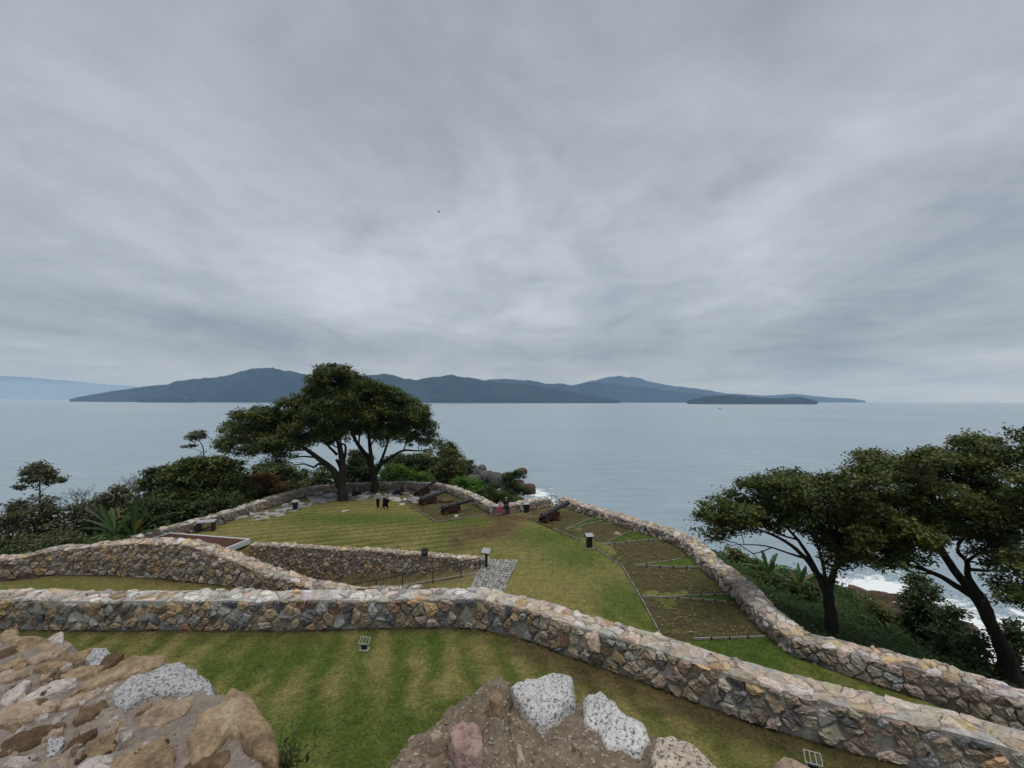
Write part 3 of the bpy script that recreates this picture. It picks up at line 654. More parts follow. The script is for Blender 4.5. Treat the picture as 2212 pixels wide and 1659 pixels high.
B1 = [(866.5, 1081.4), (944, 1128.6), (1053, 1112), (1042, 1096), (1000, 1080), (965, 1068), (925, 1069), (905, 1079)]
B2 = [(1137.6, 1121), (1195, 1144), (1269, 1175), (1344.6, 1225), (1384.6, 1294), (1420.6, 1362), (1434, 1388), (1496.6, 1384.5), (1655, 1379), (1614, 1331), (1584, 1294), (1533, 1249), (1508, 1227), (1485, 1201), (1460, 1182), (1420, 1166.5), (1362, 1148), (1268, 1115), (1230, 1105), (1200, 1100), (1166, 1116)]
sheet('soil_bed', B1, .03, M_SOIL, dens=.15); sheet('soil_bed', B2, .03, M_SOIL, dens=.15)
def lush(x, y):
    n = fbm2(x, y, .8, 3, 55); return np.array((.072, .112, .02)) * (1 + .35 * n)[:, None]
wedges = [([Z4(20, 560), Z4(240, 465), Z4(345, 488)]), ([Z4(320, 685), Z4(562, 566), Z4(680, 590), Z4(780, 640)]), ([Z4(568, 860), Z4(960, 802), Z4(1040, 790), Z4(1100, 875), Z4(950, 878)]),
          ([Z4(860, 1111), Z4(1340, 1092), Z4(1390, 1140), Z4(1330, 1150)]), ([Z4(1050, 1455), Z4(1640, 1435), Z4(1860, 1590), Z4(1900, 1650), Z4(1500, 1600)])]
for wd in wedges[:4]: sheet('grass_wedge', wd, .075, M_LAWN, dens=.12, colf=lush, amp=.02)
bi = 0
def boards(px_line, n, label, z=.02, hgt=.1, th=.026):
    pts = np.array([G(*p) for p in px_line]); S = np.concatenate([[0], np.cumsum(np.linalg.norm(np.diff(pts, axis=0), axis=1))])
    t = thing('edging_board', label, 'garden edging', (pts[0][0], pts[0][1], 0))
    ss = np.linspace(0, S[-1], n + 1)
    for a, b in zip(ss[:-1], ss[1:]):
        p = np.array([np.interp(a, S, pts[:, 0]), np.interp(a, S, pts[:, 1])]); q = np.array([np.interp(b, S, pts[:, 0]), np.interp(b, S, pts[:, 1])])
        c = (p + q) / 2 - pts[0]; d = q - p; m = MB(); m.box((c[0], c[1], z + hgt / 2 + random.uniform(-.012, .012)), (np.linalg.norm(d) / 2 - .012, th, hgt / 2), math.atan2(d[1], d[0]) + random.uniform(-.008, .008), bev=.008); m.build('board', M_BOARD, t)
    for s in ss[1:-1]:
        p = np.array([np.interp(s, S, pts[:, 0]), np.interp(s, S, pts[:, 1])]) - pts[0]; m = MB(); m.box((p[0], p[1] - .05, hgt / 2), (.025, .025, hgt / 2 + .04)); m.build('stake', M_CARR, t)
boards([B1[0], B1[1]], 5, 'board edging along the grass side of the two cannon soil bed', hgt=.09)
boards([B1[1], B1[2]], 4, 'board edging at the near end of the two cannon soil bed', hgt=.09)
boards([B2[1], B2[2], B2[3]], 8, 'board edging behind the slim sign, between lawn and soil', hgt=.09)
boards([B2[3], B2[4], B2[5], (1436, 1392)], 8, 'pale board edging between mown lawn and stony soil, running down to the near wall', hgt=.1)
boards([B2[0], B2[-1]], 2, 'short dark timber lying beside the lone cannon', hgt=.1)
boards([wedges[0][0], wedges[0][2]], 4, 'near board of the small grass wedge closest to the lone cannon'); boards([wedges[0][0], wedges[0][1]], 3, 'far board of the small grass wedge closest to the lone cannon', hgt=.09)
boards([wedges[1][0], wedges[1][3]], 5, 'near board of the grass wedge beside the brown stone in the bed'); boards([wedges[1][0], wedges[1][1]], 4, 'far board of the grass wedge beside the brown stone in the bed', hgt=.09)
boards([wedges[2][0], wedges[2][4], wedges[2][3]], 5, 'near board of the middle grass wedge with long thin point', hgt=.16); boards([wedges[2][0], wedges[2][1]], 4, 'far board of the middle grass wedge with long thin point', hgt=.1)
boards([Z4(640, 1112), Z4(860, 1110), wedges[3][1]], 6, 'far board of the narrowest grass wedge'); boards([Z4(740, 1116), Z4(860, 1117), wedges[3][3]], 6, 'near board of the narrowest grass wedge')
boards([wedges[4][0], wedges[4][1]], 4, 'board at the top of the grass corner where two walls meet')
# litter of dry leaves and chips on the beds
def litter():
    mb_v, mb_f, cc = [], [], []; n = 0
    for poly, cnt in ((B1, 300), (B2, 1900)):
        pl = np.array([G(*p) for p in poly]); lo, hi = pl.min(0), pl.max(0)
        x = rng.uniform(lo[0], hi[0], cnt * 4); y = rng.uniform(lo[1], hi[1], cnt * 4); k = (sdf(x, y, pl) < -.15) & (fbm2(x, y, .5, 3, 3) > -.25)
        for wd in wedges[:4]: k &= sdf(x, y, np.array([G(*p) for p in wd])) > .05
        x, y = x[k][:cnt], y[k][:cnt]
        for a, b in zip(x, y):
            s = rng.uniform(.025, .08); th = rng.uniform(0, 6.28); e = rng.uniform(.25, .8); c, sn = math.cos(th), math.sin(th)
            if rng.random() < .05: s *= 3; e = .12
            z = .06 + rng.uniform(0, .03); t_ = rng.uniform(-.3, .3) * s
            for u, v, dz in ((-1, 0, 0), (0, -e, .01), (1, 0, t_), (0, e, .02)): mb_v.append((a + s * (u * c - v * sn), b + s * (u * sn + v * c), z + dz + .01))
            mb_f.append((n, n + 1, n + 2, n + 3)); n += 4
            col = [(.22, .17, .10), (.15, .11, .06), (.28, .24, .17), (.24, .16, .06), (.10, .075, .045)][rng.integers(5)]; cc += [col] * 4
    o = obj('leaf_litter', mesh_np('leaf_litter', mb_v, np.array(mb_f), np.array(cc)), M_PAVE); tag(o, kind='stuff')
litter()
# ------------------------------------------------------------------ generic stones
def stone_mesh(name, sx, sy, sz, seed, n=3, rough=.22, sharp=.5):
    import bmesh
    bm = bmesh.new(); bmesh.ops.create_icosphere(bm, subdivisions=n, radius=1); V = np.array([v.co[:] for v in bm.verts])
    F = [tuple(v.index for v in f.verts) for f in bm.faces]; bm.free()
    V = np.sign(V) * np.abs(V) ** (1 - sharp * .35); d = 1 + rough * fbm(V * 1.1, 3, seed) + rough * .25 * fbm(V * 4, 3, seed + 9)
    return mesh_np(name, V * d[:, None] * np.array((sx, sy, sz)), F, None, True)
def boulder(px_c, rx, ry, D, label, mat, seed, name='boulder', grp=None, cat='boulder', z=None):
    p = P(px_c[0], px_c[1], D); k = D / FPX
    o = obj(name, stone_mesh(name, rx * k, max(rx, ry) * k, ry * k, seed), mat); o.location = p if z is None else (p[0], p[1], z); o.rotation_euler = (0, 0, seed * 1.3); return tag(o, label, cat, grp)
GB = 'weathered boulders on the point'
for i, (X, Y, rx, ry, D, lb) in enumerate([(1035, 250, 85, 95, 98, 'large grey boulder half hidden by the olive bush on the point'), (1180, 208, 44, 46, 104, 'egg shaped grey boulder perched on top of the pile at the point'), (1195, 285, 68, 78, 101, 'tall grey boulder with dark vertical streaks below the perched one'),
     (1115, 240, 38, 70, 100, 'narrow dark boulder wedged between two bigger grey ones'), (1310, 310, 80, 75, 100, 'rounded brownish boulder at the seaward end of the grey pile'), (1255, 265, 38, 40, 106, 'small grey boulder behind the gap of the pile'), (1335, 268, 45, 30, 108, 'low smooth grey boulder capping the seaward end'), (1100, 310, 70, 60, 96, 'squat grey boulder at the foot of the pile near the shrubs')]):
    boulder(Z3(X, Y), rx * .225, ry * .225, D, lb, M_BOULDER, 60 + i, grp=GB)
for i, (X, Y, rx, ry, D, lb) in enumerate([(1575, 222, 48, 28, 136, 'pointed brown rock standing alone in the sea'), (1545, 322, 42, 22, 116, 'small flat dark rock awash above the windblown tree'), (1320, 240, 26, 9, 130, 'tiny sliver of dark rock breaking the water behind the boulders'),
     (1640, 395, 62, 48, 103, 'round brown shore rock with surf breaking round it'), (1560, 372, 60, 30, 107, 'low reddish shore rock under the windblown tree'), (1470, 420, 70, 45, 100, 'reddish rock in the shade behind the windblown tree'), (1400, 380, 40, 40, 101, 'pinkish rock between boulder pile and windblown tree')]):
    D = G(*Z3(X, Y + ry * .8), SEA)[1]
    boulder(Z3(X, Y), rx * .225, ry * .225, D, lb, M_REDROCK, 80 + i, name='sea_rock', cat='rock', grp='wet rocks along the shore')
for i, (X, Y, rx, ry, D, lb) in enumerate([(1225, 1120, 60, 17, 56, 'long dark rock washed by foam, seen under the windswept trees'), (1240, 1152, 45, 12, 53.5, 'flat dark rock just below the long one in the foam'), (1350, 1140, 55, 16, 54, 'dark rock at the edge of the foam beside the tall dark shrub'),
     (1310, 1215, 100, 40, 47, 'broad reddish brown rock below the foam'), (1010, 1130, 70, 30, 50, 'grey brown rock just past the trunk of the forked tree'), (1110, 1185, 80, 28, 47.5, 'low grey rock between forked tree and reddish rock'), (1270, 1265, 60, 30, 43, 'tan rock lowest on the slope by the dark shrub'), (1780, 1320, 60, 15, 42, 'dark rock in bright surf behind the leaning tree'), (1080, 1100, 60, 22, 54, 'brown rock along the upper edge of the foam')]):
    D = G(*Z5(X, Y + ry * .7), SEA)[1] if 'slope' not in lb else D
    boulder(Z5(X, Y), rx / 3, ry / 3, D, lb, M_REDROCK, 100 + i, name='sea_rock', cat='rock', grp='wet rocks along the shore')
def small_stone(px_c, r, label, mat, seed, flat=.5, name='stone'):
    x, y = G(*px_c); o = obj(name, stone_mesh(name, r, r * .75, r * flat, seed, 2), mat); o.location = (x, y, r * flat * .5 + .02); o.rotation_euler = (0, 0, seed); tag(o, label, 'stone')
small_stone(Z4(437, 608), .34, 'rounded brown stone lying alone on the soil near a grass wedge', M_TAN, 3, .6)
small_stone(Z2(1213, 1432), .35, 'flat pale slab in the mown grass left of the standing pair', M_PALE, 4, .12)
small_stone(Z2(1705, 1373), .42, 'flat pale slab in the grass by the corner of the cannon bed', M_PALE, 5, .12)
small_stone(Z3(840, 520), .75, 'heap of brown rubble behind the middle cannons', M_BROWN, 6, .4)
small_stone(Z3(940, 662), .3, 'pale broken stone lying below the nearest cannon of the row', M_PALE, 8, .35)
small_stone(Z2(1090, 1310), .6, 'grey block lying at the foot of the forked tree trunk', M_GRAYGRAN, 9, .5)
# ------------------------------------------------------------------ cannons
def cannon(loc, az, elev, label, sc_=1.0):
    t = thing('cannon', label, 'cannon', loc, az, 'old cannons on timber carriages'); t.scale = (sc_,) * 3
    M = Matrix.Translation((.05, 0, .74)) @ Matrix.Rotation(-R(elev), 4, 'Y')
    m = MB(); m.lathe([(-1.32, .03), (-1.3, .075), (-1.22, .09), (-1.16, .05), (-1.1, .06), (-1.06, .2), (-1.02, .245), (-.94, .25), (-.92, .23), (-.4, .215), (-.39, .235), (-.33, .235), (-.32, .205), (.3, .18), (.31, .2), (.37, .2), (.38, .17), (1.55, .135), (1.56, .15), (1.6, .15), (1.62, .14), (1.76, .175), (1.84, .185), (1.88, .165), (1.885, .075), (1.6, .07)], 18, M @ Matrix.Scale(1.06, 4))
    b = m.build('barrel', M_IRON, t, True)
    m = MB(); m.tube([M @ Vector((0, -.33, -.03)), M @ Vector((0, .33, -.03))], .065, 10); m.build('trunnion', M_IRON, b)
    for s in (-1, 1):
        m = MB(); Mx = Matrix.Translation((0, s * .29, 0))
        m.prism([(-1.1, .2), (.62, .2), (.66, .34), (.6, .70), (.18, .75), (.1, .67), (-.06, .67), (-.12, .73), (-.3, .66), (-.34, .56), (-.62, .52), (-.66, .42), (-.92, .39), (-.96, .31), (-1.12, .29)], -.05, .05, Mx); m.build('cheek', M_CARR, t)
    m = MB(); m.box((-.05, 0, .34), (.5, .24, .03)); m.box((-.75, 0, .33), (.12, .24, .12), bev=.01); m.box((.5, 0, .38), (.05, .24, .15)); m.build('bed', M_CARR, t)
    for x in (-.8, .42):
        m = MB(); m.tube([(x, -.5, .17), (x, .5, .17)], .05, 8); m.build('axle', M_CARR, t)
        for s in (-1, 1):
            m = MB(); m.tube([(x, s * .37, .17), (x, s * .47, .17)], .18 if x > 0 else .165, 14); wh = m.build('wheel', M_CARR, t)
            m = MB(); m.tube([(x, s * .468, .17), (x, s * .492, .17)], .12, 12); m.build('hub_cap', M_RUST, wh)
def place_cannon(px_p, az, el, label, sc_=1.0):
    x, y = G(*px_p); cannon((x, y, .02), R(az), el, label, sc_)
place_cannon((770.5, 1068), 110, 13, 'cannon standing between the two big tree trunks, pointing straight out to sea')
place_cannon((862, 1066), 92, 14, 'cannon just beyond the standing pair, aimed over the far wall')
place_cannon((914, 1069), 58, 12, 'cannon on grey flagstones, middle of the five along the curved wall')
place_cannon((928, 1089), 40, 9, 'cannon behind the rubble heap at the upper end of the soil bed')
place_cannon((978, 1109), 30, 8, 'cannon nearest the open lawn in the row along the curved wall')
place_cannon((1191, 1125), 38, 13, 'lone cannon on soil by the metal barrier, aimed over the sea parapet', 1.06)
# ------------------------------------------------------------------ signs, lights, furniture
def lectern(px_b, h, wd, dp, rz, label, post=(.045, .045), tilt=.5, box=False):
    x, y = G(*px_b); t = thing('info_sign', label, 'sign', (x, y, 0), rz)
    m = MB(); m.box((0, 0, h / 2), (post[0], post[1], h / 2), bev=.006); m.build('post', M_BLACK, t)
    m = MB(); m.box((0, 0, .02), (post[0] + .1, post[1] + .08, .03), bev=.005); m.build('base_plate', M_BOARD, t)
    m = MB(); m.box((0, -.02, h + .05), (wd / 2, dp / 2, .02), 0, tilt, bev=.006); p = m.build('panel', M_BLACK, t)
    m = MB(); m.box((0, -.031, h + .068), (wd / 2 - .02, dp / 2 - .02, .008), 0, tilt); m.build('panel_face', M_GREYP, p)
lectern((1050.5, 1227), 1.0, .62, .46, R(-24), 'slim black lectern sign standing at the corner of the cobbled path', (.075, .04), .5)
lectern((1273, 1184), .86, .62, .46, R(14), 'black pillar sign between the lawn and the soil beds', (.2, .1), .35)
lectern((637.5, 1103.5), .85, .66, .5, R(-15), 'black pillar sign on the flagstones before the curved wall', (.2, .1), .3)
lectern((1137, 1108.5), .82, .6, .4, R(20), 'black box sign against the short wall next to the seated pair', (.24, .14), .3)
def display_table():
    x, y = G(445, 1147); t = thing('display_table', 'black two legged display table with grey top by the white framed roof', 'table', (x, y, 0), R(20))
    m = MB(); m.box((0, 0, .76), (.62, .3, .035), 0, .12, bev=.006); m.build('tabletop', M_GREYP, t)
    for s in (-1, 1):
        m = MB(); m.box((s * .5, 0, .36), (.1, .27, .36), bev=.008); m.build('leg', M_BLACK, t)
display_table()
def wall_lamp():
    x, y = G(916, 1202, .36); t = thing('spotlight', 'black hooded spotlight on top of the retaining wall', 'spotlight', (x, y + .15, .38), R(8))
    m = MB(); m.box((0, 0, .02), (.17, .12, .02), bev=.005); m.build('base_plate', M_BLACK, t)
    m = MB()
    for s in (-1, 1): m.box((s * .2, 0, .2), (.012, .03, .18))
    m.build('bracket', M_BLACK, t)
    m = MB(); m.prism([(-.18, .08), (.18, .08), (.19, .3), (.12, .44), (-.12, .44), (-.19, .3)], -.14, .12); hd = m.build('housing', M_BLACK, t)
    m = MB(); m.box((0, -.145, .26), (.13, .01, .09)); m.build('lens', M_LENS, hd)
wall_lamp()
def lawn_light(px_b, label, rz, s=1.0, zb=0.0):
    s = .84; x, y = G(*px_b); t = thing('floodlight', label, 'floodlight', (x, y, zb), rz, 'caged floodlights on the near grass'); t.scale = (s,) * 3
    m = MB(); m.box((0, 0, .03), (.25, .17, .03), bev=.008); m.build('base_plate', M_BOARD, t)
    m = MB(); m.box((0, 0, .18), (.13, .10, .10), bev=.015); hd = m.build('housing', M_BLACK, t)
    m = MB(); m.box((0, -.02, .285), (.11, .08, .006)); m.build('lens', M_LENS, hd)
    m = MB(); z0, z1, y0, y1 = .36, .56, -.13, .15
    for u in (-.24, -.08, .08, .24): m.tube([(u, y0, z0), (u, y1, z1)], .011, 5)
    for v in (0, 1): m.tube([(-.25, y0 + (y1 - y0) * v, z0 + (z1 - z0) * v), (.25, y0 + (y1 - y0) * v, z0 + (z1 - z0) * v)], .013, 5)
    for u in (-.2, .2):
        m.tube([(u, y0, z0), (u, -.1, .04)], .011, 5); m.tube([(u, y1, z1), (u, .12, .04)], .011, 5)
    m.build('cage', M_STEEL, t)
lawn_light((787, 1404), 'caged floodlight in the open grass before the curving wall', R(-6))
lawn_light((1757, 1668), 'caged floodlight by the near wall, half hidden by a brown stone', R(-22))
def barrier():
    p0 = np.array(G(1190.5, 1092.5)); p1 = np.array(G(1203, 1094.5)); t = thing('metal_barrier', 'thin metal hoop barrier closing the gap in the sea wall', 'barrier', (p0[0], p0[1], 0))
    d = p1 - p0; m = MB()
    for k in (0, 1): m.tube([(d[0] * k, d[1] * k, -.1), (d[0] * k, d[1] * k, 1.0)], .028, 8); 
    m.build('posts', M_BLACK, t)
    m = MB(); m.tube([(0, 0, 1.0), (d[0], d[1], 1.0)], .028, 8); m.tube([(0, 0, .5), (d[0], d[1], .5)], .018, 8); m.build('rail', M_BLACK, t)
barrier()
def handrail():
    pts = [(1042.5, 1226, 0), (958 + 0, 1239, 0)]
    xs = [-1.95, -3.1, -4.85, -6.75, -8.4, -10.4, -12.2]
    t = thing('handrail', 'thin dark handrail sloping down along the ramp before the retaining wall', 'handrail', (xs[0], 26.4, -.2)); m_all = []
    zf_ = lambda x: float(np.interp(x, [-12.5, -7, -1.9, -1.2], [-2.6, -1.45, -.2, 0])) + .2
    yf = lambda x: np.interp(x, [-12.2, -1.95], [27.5, 26.75]) - 26.4
    m = MB(); m.tube([(x - xs[0], yf(x), zf_(x) + .95) for x in xs], .03, 6); m.build('rail', M_BLACK, t)
    for x in xs:
        m = MB(); m.tube([(x - xs[0], yf(x), zf_(x) - .1), (x - xs[0], yf(x), zf_(x) + .95)], .027, 6); m.build('post', M_BLACK, t)
handrail()
def ramp_kerb():
    m = MB(); pts = [(x, y - .12, float(np.interp(x, [-12.5, -7, -1.9], [-2.6, -1.45, -.2])) + .06) for x, y in zip(np.linspace(-1.95, -11, 9), np.linspace(26.9, 28.6, 9))]
    m.tube(pts, .06, 5); tag(m.build('kerb', M_BOARD), 'pale kerb line at the foot of the retaining wall beside the ramp', 'kerb')
ramp_kerb()
def hose():
    m = MB(); q = [Z6(300, 383), Z6(420, 388), Z6(640, 390), Z6(800, 397), Z6(850, 405), Z6(1050, 415), Z6(1200, 432), Z6(1420, 458)]
    pts = [(*G(*p), .05) for p in q]; m.tube(pts, .028, 6); tag(m.build('hose', M_HOSE, None, True), 'thin pale hose lying along the foot of the humped wall', 'hose')
hose()
def roof():
    cs = [np.array(G(*p, .5)) for p in ((541, 1163.6), (490, 1187), (366, 1150))]
    a = cs[0]; e1 = cs[2] - a; L1 = np.linalg.norm(e1); u = e1 / L1; v = np.array((u[1], -u[0])); v = v if v[1] < 0 else -v; L2 = 3.1
    ang = math.atan2(-u[1], -u[0]); t = thing('entrance_roof', 'low flat roof with white metal edge and reddish gravel fill', 'roof', (a[0], a[1], 0), math.atan2(u[1], u[0]))
    s = 1 if np.dot(np.array((-math.sin(t.rotation_euler.z), math.cos(t.rotation_euler.z))), v) > 0 else -1
    m = MB(); cx, cy = L1 / 2, s * L2 / 2
    m.box((cx, s * .06, .33), (L1 / 2, .06, .17)); m.box((cx, s * (L2 - .06), .33), (L1 / 2, .06, .17)); m.box((.06, cy, .33), (.0599, L2 / 2 - .122, .1698)); m.box((L1 - .06, cy, .33), (.0599, L2 / 2 - .122, .1698)); m.build('edge_frame', M_WHITE, t)
    Xs, Ys = np.meshgrid(np.linspace(.1, L1 - .1, 50), np.linspace(.1, L2 - .1, 24)); z = .45 + fbm2(Xs, Ys, 2.5, 3, 4) * .02; i = np.arange(Xs.size).reshape(Xs.shape)
    F = np.stack([i[:-1, :-1].ravel(), i[:-1, 1:].ravel(), i[1:, 1:].ravel(), i[1:, :-1].ravel()], 1)
    o = obj('gravel_fill', mesh_np('gravel_fill', np.stack([Xs.ravel(), s * Ys.ravel(), z.ravel()], 1), F), M_GRAVEL, t)
    m = MB(); m.box((cx, cy, .2), (L1 / 2 - .2, L2 / 2 - .2, .05)); m.build('soffit', M_BLACK, t)
    m = MB(); m.box((1.6, s * (L2 / 2), -1.2), (.12, L2 / 2 - .3, 1.34)); m.build('support_wall', M_MASON, t)
roof()
# ------------------------------------------------------------------ boat and bird
def boat():
    p = P(1555, 884, 1330); t = thing('boat', 'small dark fishing boat far out on the open sea', 'boat', (p[0], p[1], SEA), R(8))
    V, F = [], []; n = 9
    for i, u in enumerate(np.linspace(-1, 1, n)):
        b = 1.5 * (1 - max(0, u) ** 2.2) * (1 if u > -.9 else .85) + .05; sh = 1.1 + .8 * max(0, u) ** 2
        V += [(u * 5, -b, sh), (u * 5, -b * .6, -.4), (u * 5, b * .6, -.4), (u * 5, b, sh), (u * 5, 0, sh - .25)]
    for i in range(n - 1):
        for k in range(5): F.append((i * 5 + k, i * 5 + (k + 1) % 5, (i + 1) * 5 + (k + 1) % 5, (i + 1) * 5 + k))
    F += [(0, 1, 2, 3, 4), tuple(range((n - 1) * 5, n * 5))[::-1]]
    m = MB(); m.add(V, F); m.build('hull', M_BLACK, t)
    m = MB(); m.box((-1.6, 0, 1.9), (1.3, .9, .9), bev=.1); m.box((-1.6, 0, 2.9), (1.5, 1.05, .06)); cb = m.build('cabin', M_GREYP, t)
    m = MB(); m.tube([(.4, 0, .8), (.4, 0, 4.2)], .07, 6); m.build('mast', M_BLACK, t)
boat()
def bird():
    p = P(948, 457.5, 62); t = thing('bird', 'dark bird gliding high in the grey sky', 'bird', tuple(p), R(60)); t.rotation_euler = (R(62), R(-18), R(35)); t.scale = (.6,) * 3
    m = MB(); m.lathe([(-.27, .01), (-.2, .035), (-.08, .06), (.05, .065), (.13, .045), (.17, .04), (.2, .035), (.24, .012)], 8); V = [(-.2, -.03, 0), (-.2, .03, 0), (-.4, .08, 0), (-.4, -.08, 0), (-.39, 0, .015)]; m.add(V, [(0, 1, 2, 4, 3)]); 
    for s in (-1, 1):
        q = [(.1, 0, .03), (.14, .2, .08), (.08, .45, .1), (-.05, .62, .08), (-.1, .5, .08), (-.1, .25, .07), (-.1, 0, .03)]
        V = [(x, s * y, z + dz) for dz in (0, -.02) for x, y, z in q]; n = 7
        m.add(V, [tuple(range(n)), tuple(range(2 * n - 1, n - 1, -1))] + [(k, (k + 1) % n, n + (k + 1) % n, n + k) for k in range(n)])
    m.build('body', M_BLACK, t)
bird()
# ------------------------------------------------------------------ people
def skin_mesh(V, E, rad, sub=1):
    me = bpy.data.meshes.new('tmp'); me.from_pydata([tuple(v) for v in V], E, []); o = bpy.data.objects.new('tmp', me); C.objects.link(o)
    md = o.modifiers.new('s', 'SKIN'); 
    if not me.skin_vertices: me.skin_vertices.new() if hasattr(me.skin_vertices, 'new') else None
    if not me.skin_vertices:
        bpy.context.view_layer.objects.active = o; bpy.ops.mesh.customdata_skin_add()
    for i, r in enumerate(rad):
        r = r if hasattr(r, '__len__') else (r, r); me.skin_vertices[0].data[i].radius = r; me.skin_vertices[0].data[i].use_root = (i == 0)
    ss = o.modifiers.new('u', 'SUBSURF'); ss.levels = sub; ss.render_levels = sub
    dg = bpy.context.evaluated_depsgraph_get(); ev = bpy.data.meshes.new_from_object(o.evaluated_get(dg))
    Vv = np.array([v.co[:] for v in ev.vertices]).reshape(-1, 3); F = [tuple(p.vertices) for p in ev.polygons]
    bpy.data.objects.remove(o); bpy.data.meshes.remove(ev); return Vv, F
def chain(names, J, R_):
    V = [J[n] for n in names]; return V, [(i, i + 1) for i in range(len(V) - 1)], [R_[n] for n in names]
def person(loc, rz, label, J, top, leg, shoe, hairc=(.012, .009, .008), s=1.0, long_hair=False, hat=None, skirt=False):
    t = thing('person', label, 'person', loc, rz); t.scale = (s,) * 3
    A = {k: np.array(v, float) for k, v in J.items()}
    order = ['pel', 'spi', 'che', 'nek', 'hb', 'hm', 'ht', 'shl', 'ell', 'wrl', 'hal', 'shr', 'elr', 'wrr', 'har', 'hil', 'knl', 'anl', 'tol', 'hir', 'knr', 'anr', 'tor']
    par = {'spi': 'pel', 'che': 'spi', 'nek': 'che', 'hb': 'nek', 'hm': 'hb', 'ht': 'hm', 'shl': 'che', 'ell': 'shl', 'wrl': 'ell', 'hal': 'wrl', 'shr': 'che', 'elr': 'shr', 'wrr': 'elr', 'har': 'wrr', 'hil': 'pel', 'knl': 'hil', 'anl': 'knl', 'tol': 'anl', 'hir': 'pel', 'knr': 'hir', 'anr': 'knr', 'tor': 'anr'}
    rad = dict(pel=(.13, .1), spi=(.12, .09), che=(.145, .1), nek=.052, hb=(.06, .075), hm=(.078, .092), ht=(.06, .075), shl=.06, ell=.042, wrl=.03, hal=(.036, .018), shr=.06, elr=.042, wrr=.03, har=(.036, .018), hil=.085, knl=.056, anl=.04, tol=.035, hir=.085, knr=.056, anr=.04, tor=.035)
    V, F = skin_mesh([A[n] for n in order], [(order.index(par[n]), order.index(n)) for n in order[1:]], [rad[n] for n in order])
    m = MB(); m.add(V, F)
    for sd, hx in (('l', -1), ('r', 1)):                             # fingers and thumb rooted in the palm
        wv, hv = A['wr' + sd], A['ha' + sd]; d = hv - wv; d /= np.linalg.norm(d); side = np.cross(d, (0, 0, 1.)); side = side / np.linalg.norm(side) if np.linalg.norm(side) > .2 else np.array((0, 1., 0)); cu = np.cross(side, d)
        for k, ln in enumerate((.07, .08, .075, .058)):
            b = hv + side * (k - 1.5) * .019 - d * .01; m.tube([b, b + d * ln * .5 + cu * .006, b + d * ln * .85 + cu * .025], [.0095, .0085, .006], 5)
        b = wv + d * .03 - side * .03; m.tube([b, b - side * .02 + d * .03, b - side * .022 + d * .06 + cu * .01], [.011, .01, .007], 5)
    hm = A['hm']; fy = .092
    m.tube([hm + (0, fy - .015, .02), hm + (0, fy + .02, -.015), hm + (0, fy, -.022)], [.008, .014, .009], 5)
    for sx in (-1, 1): m.tube([hm + (sx * .078, 0, -.02), hm + (sx * .09, -.01, .01), hm + (sx * .078, -.01, .025)], [.01, .018, .01], 5)
    body = m.build('body', M_SKIN, t, True)
    m = MB()
    for sx in (-1, 1): m.tube([hm + (sx * .03, fy - .018, .02), hm + (sx * .03, fy - .004, .02)], [.012, .009], 6)
    m.build('eyes', M_BLACK, t)
    m = MB(); m.tube([hm + (-.025, fy - .008, -.05), hm + (0, fy + .002, -.052), hm + (.025, fy - .008, -.05)], .006, 5); m.build('mouth', M_PINK, t)
    # hair
    import bmesh
    bm = bmesh.new(); bmesh.ops.create_icosphere(bm, subdivisions=3, radius=1); hv = np.array([v.co[:] for v in bm.verts]); hf_ = [tuple(v.index for v in f.verts) for f in bm.faces]; bm.free()
    keep = (hv[:, 1] < .35 + .9 * np.maximum(hv[:, 2], 0)) & (hv[:, 2] > (-1.2 if long_hair else -.45)); hv2 = hv * np.array((.098, .112, .118)) * (1 + .05 * fbm(hv * 3, 2, 4))[:, None] + hm + (0, -.012, .022)
    if long_hair: hv2[:, 2] -= np.where(hv[:, 2] < -.1, .12 * np.abs(hv[:, 2]), 0); hv2[:, 1] -= np.where(hv[:, 2] < -.1, .02, 0)
    m = MB(); m.add(hv2, [f for f in hf_ if keep[list(f)].all()]); m.build('hair', hat or M_HAIR, t, True).name = 'hair' if not hat else 'cap'
    inf = lambda n, k: tuple(x + k for x in (rad[n] if hasattr(rad[n], '__len__') else (rad[n],) * 2))
    o2 = ['spi', 'che', 'pel', 'shl', 'ell', 'wrl', 'shr', 'elr', 'wrr']; B = dict(A); B['wrl'] = A['ell'] * .12 + A['wrl'] * .88; B['wrr'] = A['elr'] * .12 + A['wrr'] * .88; B['pel'] = A['pel'] + (0, 0, -.02)
    E = [('spi', 'che'), ('spi', 'pel'), ('che', 'shl'), ('shl', 'ell'), ('ell', 'wrl'), ('che', 'shr'), ('shr', 'elr'), ('elr', 'wrr')]
    V, F = skin_mesh([B[n] for n in o2], [(o2.index(a), o2.index(b)) for a, b in E], [inf(n, .024) for n in o2]); m = MB(); m.add(V, F); m.build('top', top, t, True)
    o3 = ['pel', 'hil', 'knl', 'anl', 'hir', 'knr', 'anr']; B = dict(A)
    V, F = skin_mesh([B[n] for n in o3], [(0, 1), (1, 2), (2, 3), (0, 4), (4, 5), (5, 6)], [inf(n, .022) for n in o3]); m = MB(); m.add(V, F); m.build('trousers', leg, t, True)
    for sd in 'lr':
        a, b = A['an' + sd], A['to' + sd]; d = (b - a); m = MB(); m.tube([a - d * .35 + (0, 0, -.03), a + (0, 0, -.015), a * .4 + b * .6, b + d * .22], [.035, .052, .05, .03], 8); m.build('shoe', shoe, t, True)
    return t
